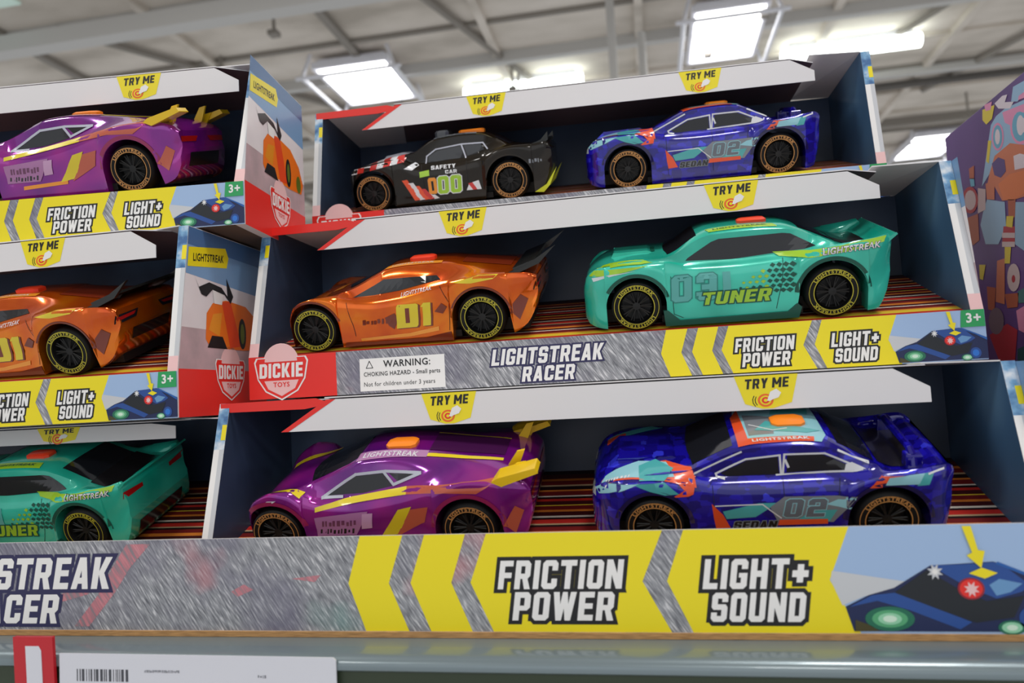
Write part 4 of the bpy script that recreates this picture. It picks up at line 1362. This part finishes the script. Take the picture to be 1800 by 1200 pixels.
# --- blue sedan
def car_blue():
    t = thing('toy_car', 'x', 'toy car')
    sp = dict(ends=(-101, 96), scoop=.6,
              zs=[(-101, 32), (-98.5, 38), (-94, 42.5), (-86, 45), (-73, 46.5), (-46, 45.5), (-30, 42), (0, 41), (40, 42.5), (57, 46), (75, 47.5), (92, 49.5), (96, 47)],
              zr=[(-101, 31), (-98.5, 37), (-93, 42), (-84, 45.5), (-60, 48), (-44, 48.5), (-38, 51), (-16, 60), (-6, 62), (16, 62.6), (30, 61.4), (38, 58.6), (60, 46.5), (68, 43), (86, 44), (92, 46.5), (96, 45)],
              sill=[(-101, 12), (-98, 6), (-86, 3), (-47, 2.4), (41, 2.4), (82, 3.5), (91, 5), (94, 14), (96, 24)],
              wr=[(-101, 33), (-50, 35), (-36, 34), (-14, 30.5), (32, 30.5), (44, 31), (62, 32), (96, 34)], ws=STD_WS)
    q, bvh = car_body(sp, BLUE)
    a = Art()
    seams(a, [[(-31, 40), (-30, 8)], [(8, 42), (8, 9)], [(38, 42), (36, 24)]])
    arch_ring(a, mat('decal_midnight', (14, 10, 74), .3, coat=.6), 2.6)
    # white window outlines
    for pts in ([(-24, 42.6), (-28, 43.6), (-28.5, 45.4), (-11.5, 53.4), (7, 55.2), (7.5, 44)], [(5, 43.4), (46, 45.2), (50, 46.4), (31, 55.6), (9.5, 55.6), (8.5, 44.6)]):
        a.line(pts, 1.15, D_WH, 1)
    a.line([(10, 52), (11.5, 48)], 1.3, D_WH, 1)
    a.line([(-44, 44.8), (-14, 58)], 1.1, D_WH, 1)
    a.line([(38, 57), (58, 47.2)], .8, D_WH, 1)
    a.poly([(42, 49), (45, 50.2), (52, 46.6), (41, 45.2)], D_WH, 1)
    # door graphic
    a.poly([(-32, 30), (-26, 23), (-22, 14.5), (-30, 14), (-31, 20)], D_OR, 1)
    a.poly([(-24, 20), (-8, 21), (4, 29.5), (-6, 29.5), (-26, 25)], D_TEAL, 1)
    a.line([(-30, 28.5), (-4, 28.8), (6, 20)], .7, D_WH, 2)
    a.poly([(4, 18), (0, 27), (8, 33), (26, 33), (46, 33.5), (38, 22), (34, 17)], D_GREY, 1)
    a.poly([(14, 18), (22, 24), (36, 25), (32, 17.5)], D_TEAL, 2)
    a.poly([(30, 28), (40, 33), (49, 32.6), (42, 26)], D_PALE, 2)
    a.block('02', 8, 20.5, 30, 31.5, mat('decal_slate', (104, 112, 122), .3, coat=.6), 3, .5, D_PALE, .2, gap=.16)
    a.poly([(4, 15.6), (31, 16), (31, 19), (5, 19)], D_OR, 4)
    a.block('SEDAN', -20, 13.8, 3.5, 18.4, D_BK, 3, .45, D_GREY, .25)
    # rear fin
    a.poly([(52, 38.5), (59, 46), (94, 49.8), (94, 47.6), (63, 44), (64, 38.8)], D_OR, 1)
    a.poly([(60, 40), (62, 44.2), (80, 46), (77, 40)], D_PALE, 2)
    a.poly([(76, 39.2), (80, 46), (85, 46.5), (82, 39.6)], D_TEAL, 2)
    a.line([(82, 45.6), (93, 48.4)], 1.0, D_WH, 3)
    # front wing
    a.poly([(-98, 38), (-93, 43), (-72, 45), (-84, 40), (-96, 36)], D_PALE, 1)
    a.poly([(-52, 45.6), (-40, 45), (-42, 36.5), (-54, 36), (-47, 40)], D_OR, 1)
    a.poly([(-76, 44.6), (-58, 45.2), (-50, 38), (-58, 37.6), (-66, 40)], D_TEAL, 1)
    decal(q, bvh, a, 'near')
    a = Art()
    a.poly([(-96, -35), (-62, -40), (-50, -40), (-40, -38), (-42, -30), (-56, -20), (-92, -26)], D_OR, 1)
    a.poly([(-94, -33), (-64, -38), (-52, -36), (-56, -22), (-72, -18), (-92, -26)], D_PALE, 2)
    a.poly([(-72, -40), (-58, -40), (-52, -30), (-62, -18), (-72, -24)], D_TEAL, 3)
    a.scribble(-92, -36, -77, -33, D_WH, 4, 7)
    a.poly([(-92, 18), (-56, 30), (-56, 37), (-92, 28)], D_TEAL, 1)
    a.poly([(-92, 16), (-80, 20), (-80, 28), (-92, 26)], D_OR, 2)
    # roof
    a.poly([(-15, -29), (30, -29), (34, -20), (34, 24), (-12, 24), (-15, 0)], D_PALE, 1)
    a.poly([(-15, -29), (26, -29), (27, -24), (-9, -23), (-10, 20), (-15, 10)], D_OR, 2)
    a.text('LIGHTSTREAK', -7, -28, 24, -24.8, D_WH, 4, .03)
    a.poly([(-8, -20), (6, -20), (8, 4), (-8, 10)], D_GREY, 2)
    a.poly([(-4, -14), (12, -18), (24, -20), (32, -16), (20, -12), (4, -2)], D_TEAL, 3)
    a.line([(-6, -6), (6, -16), (14, -14)], .9, D_WH, 4)
    a.poly([(8, 8), (30, 8), (32, 20), (12, 22)], D_TEAL, 2)
    a.poly([(60, -26), (82, -27), (82, 27), (60, 26)], D_BK, 1)
    decal(q, bvh, a, 'top')
    a = Art()
    for s in (-1, 1):
        a.poly([(s * 36, 36), (s * 36, 42), (s * 14, 41), (s * 14, 37)], TAILL, 1)
    a.rect(-26, 7, 26, 16, D_BK, 1)
    decal(q, bvh, a, 'rear')
    a = Art()
    for s in (-1, 1):
        a.poly([(s * 31, 33), (s * 30, 38), (s * 14, 36), (s * 14, 33)], HEADL, 1)
    a.rect(-13, 14, 13, 33, D_BK, 1)
    decal(q, bvh, a, 'front')
    finish_car(t, q, sp, GOLD, (16, -4, 62.8, 19, 15, BTN_O))
    glass_parts(t, bvh, [[(-22, 43.4), (-26, 45.2), (-11, 52.4), (6, 54.2), (6.5, 43.6)], [(10.5, 44.6), (11, 54.8), (30, 54.8), (43, 48.4), (42, 45.6)]],
                [(-41, -28), (-18, -26), (-18, 26), (-41, 28), (-43, 8), (-43, -8)], [(39, -25), (58, -27), (59, 0), (58, 27), (39, 25)])
    q = MB()
    P = [Vector((.078, y * .001, z * .001)) for y, z in ((-30, 45), (-28, 50), (-22, 52.5), (22, 52.5), (28, 50), (30, 45))]
    for a_, b_ in zip(P, P[1:]):
        q.tube(a_, b_, .0022, BLUE, 8)
    q.build('spoiler', t, smooth=40)
    for s in (-1, 1):
        q = MB()
        q.box((.074, s * .026 - .004, .043), (.083, s * .026 + .004, .0515), BLUE)
        q.build('spoiler_post', t, bevel=.001)
    q = MB()
    q.prism([(-90, 45), (-84, 50), (-52, 50.5), (-46, 47), (-46, 44), (-90, 43)], (0, -.017, 0), (.001, 0, 0), (0, 0, .001), FRONT, .034, BLUE)
    q.build('hood_scoop', t, bevel=.0015, recalc=True)
    return t


# --- orange supercar
def car_orange():
    t = thing('toy_car', 'x', 'toy car')
    sp = dict(ends=(-90, 104), scoop=2.2,
              zs=[(-90, 16), (-87, 24), (-80, 32), (-72, 37), (-62, 41), (-50, 41), (-38, 37.5), (-20, 36), (2, 37.6), (30, 42.6), (48, 46.5), (65, 48.5), (80, 48), (98, 47), (104, 44)],
              zr=[(-90, 15), (-86, 22), (-76, 30), (-60, 37), (-45, 41), (-36, 43.5), (-17, 51.5), (-6, 55.6), (10, 57), (36, 56.2), (48, 54), (62, 52), (85, 48.5), (100, 46), (104, 43)],
              sill=[(-90, 5), (-84, 3), (-47, 2.4), (41, 2.4), (82, 4), (94, 10), (101, 20), (104, 28)],
              wr=[(-90, 26), (-60, 26), (-44, 29), (-18, 26), (-4, 24), (36, 23), (60, 24), (104, 30)],
              ws=[(-105, 38), (-65, 40.8), (-40, 37), (-15, 35.5), (20, 36), (45, 39), (62, 41), (110, 39)])
    q, bvh = car_body(sp, ORANGE)
    a = Art()
    for off, m_, l_ in (((1.4, -.6), D_DKOR, 1), ((0, 0), D_YEL, 2)):
        sl = lambda pts: [(x_ + off[0] + (y_ - 22) * .12, y_ + off[1] + (x_ - 12) * .02) for x_, y_ in pts]
        a.poly(sl([(-1, 13.5), (14.5, 13.5), (15.5, 15), (15.5, 30), (14, 31), (0, 31), (-1, 29.5)]), m_, l_)
        a.poly(sl([(19, 13.8), (25, 13.8), (25, 31), (19.6, 31), (17.4, 28.2), (19, 28)]), m_, l_)
    a.poly([(5.2, 16.8), (8.4, 16.8), (9.6, 28), (6.4, 28)], D_DKOR, 3)
    a.scribble(-28, 17.4, -5, 21.4, D_DKOR, 2, 2)
    a.poly([(-10, 22), (-2, 25), (0, 20), (-4, 13), (-8, 16)], D_DKOR, 1)
    seams(a, [[(-38, 35), (-34, 10)], [(34, 42), (40, 30), (38, 10)]])
    arch_ring(a, D_DKOR, 1.6)
    a.poly([(-43, 2.6), (-42, 6), (-20, 5), (20, 5.6), (39, 9), (40, 2.6)], D_DKOR, 1)
    a.poly([(28, 24), (34, 30), (38, 27), (34, 22)], D_DKOR, 1)
    a.text('LIGHTSTREAK', 4, 35.8, 28, 38.4, D_WH, 2, .01, None, None, .2, rise=.16)
    a.poly([(44, 44), (64, 48), (78, 47.6), (74, 45), (58, 43)], D_YEL, 1)
    a.poly([(-80, 32), (-66, 38), (-58, 38.4), (-72, 33)], HEADL, 1)
    a.poly([(82, 22), (92, 32), (97, 28), (90, 14)], D_DKOR, 1)
    a.poly([(-30, 8), (8, 9.5), (30, 13), (30, 10), (8, 7.2), (-30, 6.2)], D_AMB, 1)
    decal(q, bvh, a, 'near')
    a = Art()
    a.poly([(-10, -23), (34, -22), (34, -17), (-8, -17)], D_AMB, 1)
    a.text('LIGHTSTREAK', -4, -21.5, 28, -18.5, D_WH, 2, .01)
    a.poly([(48, -16), (84, -18), (84, 18), (48, 16)], D_DKOR, 1)
    a.poly([(-84, -8), (-50, -10), (-50, 10), (-84, 8)], D_AMB, 1)
    a.poly([(-70, -33), (-58, -35), (-50, -31), (-60, -28)], D_YEL, 1)
    decal(q, bvh, a, 'top')
    a = Art()
    for s in (-1, 1):
        a.poly([(s * 36, 34), (s * 36, 40), (s * 12, 40), (s * 16, 35)], D_BK, 1)
        a.poly([(s * 35, 36), (s * 35, 38.5), (s * 15, 39), (s * 18, 37)], TAILL, 2)
    a.rect(-22, 20, 22, 28, D_BK, 1)
    decal(q, bvh, a, 'rear')
    finish_car(t, q, sp, LEMON, (16, -5, 57.0, 19, 13, BTN_R))
    glass_parts(t, bvh, [[(-34, 37.6), (-17, 45), (-10, 48.4), (31, 48.6), (34, 46), (2, 40), (-18, 38)]],
                [(-38, -23), (-16, -20), (-8, -17), (-8, 17), (-16, 20), (-38, 23), (-44, 6), (-44, -6)], None)
    for s in (-1, 1):
        q = MB()
        q.prism([(79, 46), (97, 51.5), (119, 64), (107, 52.5), (92, 47)], (0, s * .036 - .0015, 0), (.001, 0, 0), (0, 0, .001), FRONT, .003, WINGB)
        q.build('wing_fin', t, recalc=True)
    q = MB()
    q.prism([(88, 50.5), (104, 55.5), (105, 54), (89, 48.6)], (0, -.037, 0), (.001, 0, 0), (0, 0, .001), FRONT, .074, WINGB)
    q.build('wing', t, recalc=True)
    for s in (-1, 1):
        q = MB()
        q.prism([(84, 46), (94, 52), (98, 52), (92, 45)], (0, s * .015 - .001, 0), (.001, 0, 0), (0, 0, .001), FRONT, .002, WINGB)
        q.build('wing_strut', t, recalc=True)
    return t


# --- purple hypercar
def car_purple():
    t = thing('toy_car', 'x', 'toy car')
    sp = dict(ends=(-89, 102), scoop=2.0,
              zs=[(-89, 15), (-86, 27), (-81, 36), (-74, 41.5), (-64, 45.5), (-54, 45.5), (-44, 40.5), (-33, 36), (-15, 35.5), (5, 38), (28, 43), (48, 47.5), (66, 49.5), (84, 50), (98, 46), (102, 42)],
              zr=[(-89, 14), (-85, 25), (-78, 33), (-66, 39), (-50, 43), (-40, 46), (-14, 56), (-6, 58.6), (12, 59.6), (32, 58.4), (60, 55), (86, 51.5), (98, 47), (102, 42)],
              sill=[(-89, 5), (-84, 3), (-47, 2.4), (41, 2.4), (82, 4), (94, 8), (100, 18), (102, 25)],
              wr=[(-89, 24), (-64, 24), (-46, 27), (-16, 26), (-4, 25), (32, 24), (60, 23), (102, 27)],
              ws=[(-105, 38), (-65, 40.8), (-40, 37), (-15, 35.5), (20, 36), (45, 39), (62, 41), (110, 39)])
    q, bvh = car_body(sp, PURPLE)
    a = Art()
    a.line([(-20, 37.6), (-33, 37.6), (-17, 47), (-10, 50.8), (10, 52.2), (33, 51), (15, 44.4), (9, 51.4)], 1.7, mat('decal_silver', (186, 190, 204), .25, coat=.6), 1)
    a.poly([(-37, 30.6), (-37, 33.4), (24, 43.6), (24, 40)], D_YEL, 1)
    a.poly([(24, 40), (24, 43.6), (62, 49), (84, 50.2), (70, 42), (50, 43)], mat('decal_rust', (196, 92, 66), .3, coat=.6), 1)
    a.poly([(4, 12), (18, 31), (27, 33), (16, 14)], D_YEL, 1)
    a.poly([(14, 12), (26, 31), (38, 33), (34, 22)], mat('decal_rust', (196, 92, 66), .3, coat=.6), 1)
    a.poly([(-26, 8.5), (10, 10.5), (10, 13.2), (-26, 11.2)], D_AMB, 1)
    a.poly([(-38, 14), (-12, 14), (-2, 30), (-38, 27)], D_MAUVE, 1)
    a.scribble(-34, 20.5, -10, 24.5, mat('decal_dusk', (112, 56, 96), .3, coat=.6), 2, 8)
    a.poly([(-8, 18), (-1, 18.6), (1, 29), (-6, 28.6)], mat('decal_pale_mauve', (206, 160, 200), .3, coat=.6), 2)
    arch_ring(a, mat('decal_crimson', (150, 24, 84), .3, coat=.6), 3.0)
    a.scribble(-36, 15, -12, 18.6, D_BK, 2, 3)
    a.poly([(84, 20), (92, 32), (97, 28), (91, 14)], mat('decal_rust', (196, 92, 66), .3, coat=.6), 1)
    a.poly([(-82, 33), (-66, 41), (-60, 41), (-74, 34)], HEADL, 1)
    decal(q, bvh, a, 'near')
    a = Art()
    a.poly([(-80, -36), (-46, -38), (-44, -32), (-80, -29)], D_YEL, 1)
    a.poly([(-78, 20), (-40, 22), (-40, 27), (-78, 26)], D_YEL, 1)
    a.poly([(-10, -24), (36, -22), (36, -14), (-10, -14)], D_MAUVE, 1)
    a.text('LIGHTSTREAK', -6, -22, 30, -16, D_WH, 2, .01)
    a.poly([(36, -21), (84, -19), (84, -16), (36, -17)], D_YEL, 1)
    a.poly([(36, -13), (84, -12), (84, 12), (36, 13)], mat('decal_dark_plum', (66, 18, 70), .3, coat=.6), 1)
    a.line([(36, 14), (84, 13)], 1.2, D_YEL, 1)
    decal(q, bvh, a, 'top')
    a = Art()
    for s in (-1, 1):
        a.poly([(s * 34, 34), (s * 34, 38), (s * 8, 38), (s * 12, 34)], TAILL, 1)
    a.rect(-24, 16, 24, 26, D_BK, 1)
    decal(q, bvh, a, 'rear')
    finish_car(t, q, sp, GOLD, (16, -5, 59.6, 20, 14, BTN_O))
    glass_parts(t, bvh, [[(-30, 38.4), (-16, 46.4), (-10, 49.8), (8, 51), (14, 43.6), (-6, 39.4)], [(18, 46), (12, 51), (29, 50.4)]],
                [(-42, -24), (-16, -22), (-10, -18), (-10, 18), (-16, 22), (-42, 24), (-48, 6), (-48, -6)], None)
    for s in (-1, 1):
        q = MB()
        y0 = s * .0355 - .007
        q.prism([(80, 49.5), (84, 52), (107, 57.8), (109, 54.6), (86, 46.5)], (0, y0, 0), (.001, 0, 0), (0, 0, .001), FRONT, .014, WINGY)
        q.build('wing_blade', t, bevel=.0007, recalc=True)
        q = MB()
        q.prism([(84, 46), (94, 60), (99, 61), (92, 45)], (0, s * .022 - .0012, 0), (.001, 0, 0), (0, 0, .001), FRONT, .0024, WINGY)
        q.build('wing_strut', t, bevel=.0004, recalc=True)
        q = MB()
        q.prism([(86, 48), (94, 55), (100, 56), (94, 47)], (0, s * .0285 - .001, 0), (.001, 0, 0), (0, 0, .001), FRONT, .002, WINGY)
        q.build('wing_strut', t, bevel=.0004, recalc=True)
    return t


# --- black safety car
def car_black():
    t = thing('toy_car', 'x', 'toy car')
    sp = dict(ends=(-91, 101), scoop=.8,
              zs=[(-91, 24), (-88, 34), (-84, 38.5), (-76, 41), (-55, 44), (-38, 45.5), (-26, 39.5), (-8, 37.4), (20, 39), (40, 42.4), (54, 46), (70, 47.5), (86, 47), (97, 48), (101, 44)],
              zr=[(-91, 24), (-88, 33), (-83, 38), (-70, 42), (-45, 47), (-34, 48), (-28, 48.5), (-9, 58.4), (0, 60.4), (20, 61.6), (38, 60.6), (48, 57), (66, 48), (84, 46.5), (97, 48), (101, 44)],
              sill=[(-91, 10), (-86, 5), (-47, 3), (41, 3), (82, 4), (92, 8), (98, 18), (101, 26)],
              wr=[(-91, 33), (-50, 34), (-32, 32), (-8, 28), (36, 27), (50, 28), (68, 31), (101, 33)], ws=STD_WS)
    q, bvh = car_body(sp, BLACKP)
    SIL = mat('decal_silver', (186, 190, 204), .25, coat=.6)
    a = Art()
    a.line([(-14, 39), (-13, 45), (-4, 50.4), (20, 52.6), (40, 52), (44, 46.4)], 1.2, SIL, 1)
    a.line([(20, 52), (23.5, 40.6)], 1.4, SIL, 1)
    seams(a, [[(-18, 38), (-16, 8)], [(24, 40), (24, 9)]])
    a.block('SAFETY', -9, 32.8, 14, 36.2, D_WH, 1)
    a.block('CAR', 4, 28.4, 15, 31.4, D_WH, 1)
    a.poly([(-20, 27), (-11, 28), (-11, 33), (-20, 32)], D_LIME, 1)
    a.block('00', -4, 11, 18, 26.5, D_LIME, 2, .8, D_WH, .06, gap=.10)
    a.block('0', -13, 11.5, -5, 26, D_AMB, 1, .6, D_BK)
    for i, m in enumerate((D_OR, D_WH, D_OR, D_RED, D_WH)):
        xx = -37 + i * 5.2
        a.poly([(xx, 26 - i * 3.0), (xx + 5, 26.4 - i * 3.2), (xx + 15 - i * .6, 7.5), (xx + 10 - i * .6, 7)], m, 1)
    a.poly([(22, 12), (25, 18), (34, 20), (36, 12)], D_WH, 1)
    a.poly([(24, 18), (28, 18.6), (32, 12), (28, 12)], D_RED, 2)
    for i in range(8):
        xx = -84 + i * 6.3
        zz = 38.6 + i * .88
        a.poly([(xx, zz - 3.6), (xx + 6.3, zz - 2.8), (xx + 8, zz + 1.4), (xx + 1.5, zz + .6)], D_WH if i % 2 == 0 else D_RED, 1)
    a.poly([(-34, 36), (-24, 41), (-20, 38), (-27, 34)], D_WH, 1)
    a.scribble(81, 30.5, 94, 34, D_GREY, 1, 6, 0)
    a.poly([(70, 8), (78, 18), (82, 16), (76, 6)], D_LIME, 1)
    decal(q, bvh, a, 'near')
    a = Art()
    for i in range(8):
        xx = -84 + i * 6.3
        a.poly([(xx, -36), (xx + 6.3, -36.6), (xx + 8, -24), (xx + 1.5, -23)], D_WH if i % 2 == 0 else D_RED, 1)
    a.poly([(-6, -27), (34, -26), (34, -20), (-6, -20)], D_GREY, 1)
    a.text('SAFETY CAR', -3, -26, 24, -22, D_BK, 2, .02)
    decal(q, bvh, a, 'top')
    finish_car(t, q, sp, GOLD, (27, -6, 61.6, 24, 12, BTN_O))
    glass_parts(t, bvh, [[(-12, 39.4), (-11.5, 44.4), (-3, 49), (19, 51.4), (22, 40.6)], [(25, 42), (22, 51.4), (38, 51), (41, 46)]],
                [(-31, -27), (-11, -24), (-11, 24), (-31, 27), (-33, 8), (-33, -8)], [(50, -24), (64, -26), (65, 0), (64, 26), (50, 24)])
    q = MB()
    rounded_box(q, (0, -2, 60.4), 13, 30, 6, mat('beacon_smoke', (70, 74, 80), .15, coat=1))
    q.build('light_bar', t, smooth=30)
    q = MB()
    q.prism([(-62, 43.5), (-56, 48.5), (-40, 50.5), (-32, 49), (-32, 45), (-60, 42)], (0, -.012, 0), (.001, 0, 0), (0, 0, .001), FRONT, .024, SIL)
    q.build('hood_scoop', t, bevel=.001, recalc=True)
    for s in (-1, 1):
        q = MB()
        q.prism([(80, 46), (92, 49), (99, 56), (99, 49), (95, 46)], (0, s * .034 - .0012, 0), (.001, 0, 0), (0, 0, .001), FRONT, .0024, WINGB)
        q.build('spoiler_fin', t, recalc=True)
    q = MB()
    q.prism([(88, 48), (98, 51.4), (99, 49.8), (89, 46.4)], (0, -.034, 0), (.001, 0, 0), (0, 0, .001), FRONT, .068, WINGB)
    q.build('spoiler', t, recalc=True)
    for s in (-1, 1):
        q = MB()
        q.prism([(84, 5), (95, 11), (105, 25), (98, 10), (92, 4.2)], (0, s * .0385 - .002, 0), (.001, 0, 0), (0, 0, .001), FRONT, .004, mat('diffuser_lime', (214, 220, 40), .35))
        q.build('rear_diffuser', t, bevel=.0005, recalc=True)
    return t


def put(t, box, u, label, ds=0.0):
    s = .049 + ds
    M = BX[box] @ Matrix.Translation((u, .004 + math.cos(RAMP) * s, .030 + .0001 + math.sin(RAMP) * s)) @ Matrix.Rotation(RAMP, 4, 'X')
    t.matrix_world = M
    t['label'] = label
    t['group'] = 'toy cars in the display boxes'


teal, blue, orange, purple, black = car_teal(), car_blue(), car_orange(), car_purple(), car_black()
put(teal, 'RM', .3515, 'teal toy coupe lettered TUNER, beside the orange car in the middle right box')
put(orange, 'RM', .1150, 'orange toy sports car numbered 01 with a black wing, left of the teal coupe')
put(blue, 'RB', .3560, 'blue toy sedan with a decorated roof, in the lowest right box')
put(purple, 'RB', .1172, 'purple toy sports car with yellow wing, left of the lowest blue sedan')
put(black, 'RT', .1227, 'black toy safety car with red and white stripes in the topmost right box')
put(copy_tree(blue), 'RT', .3548, 'blue toy sedan in the topmost right box, right of the black car')
put(copy_tree(purple), 'LT', .3480, 'purple toy sports car with a yellow wing in the topmost left box')
put(copy_tree(orange), 'LM', .3490, 'orange toy sports car in the middle left box, nose beyond the picture')
put(copy_tree(teal), 'LB', .3340, 'teal toy coupe in the lowest left box, its black rear window showing')
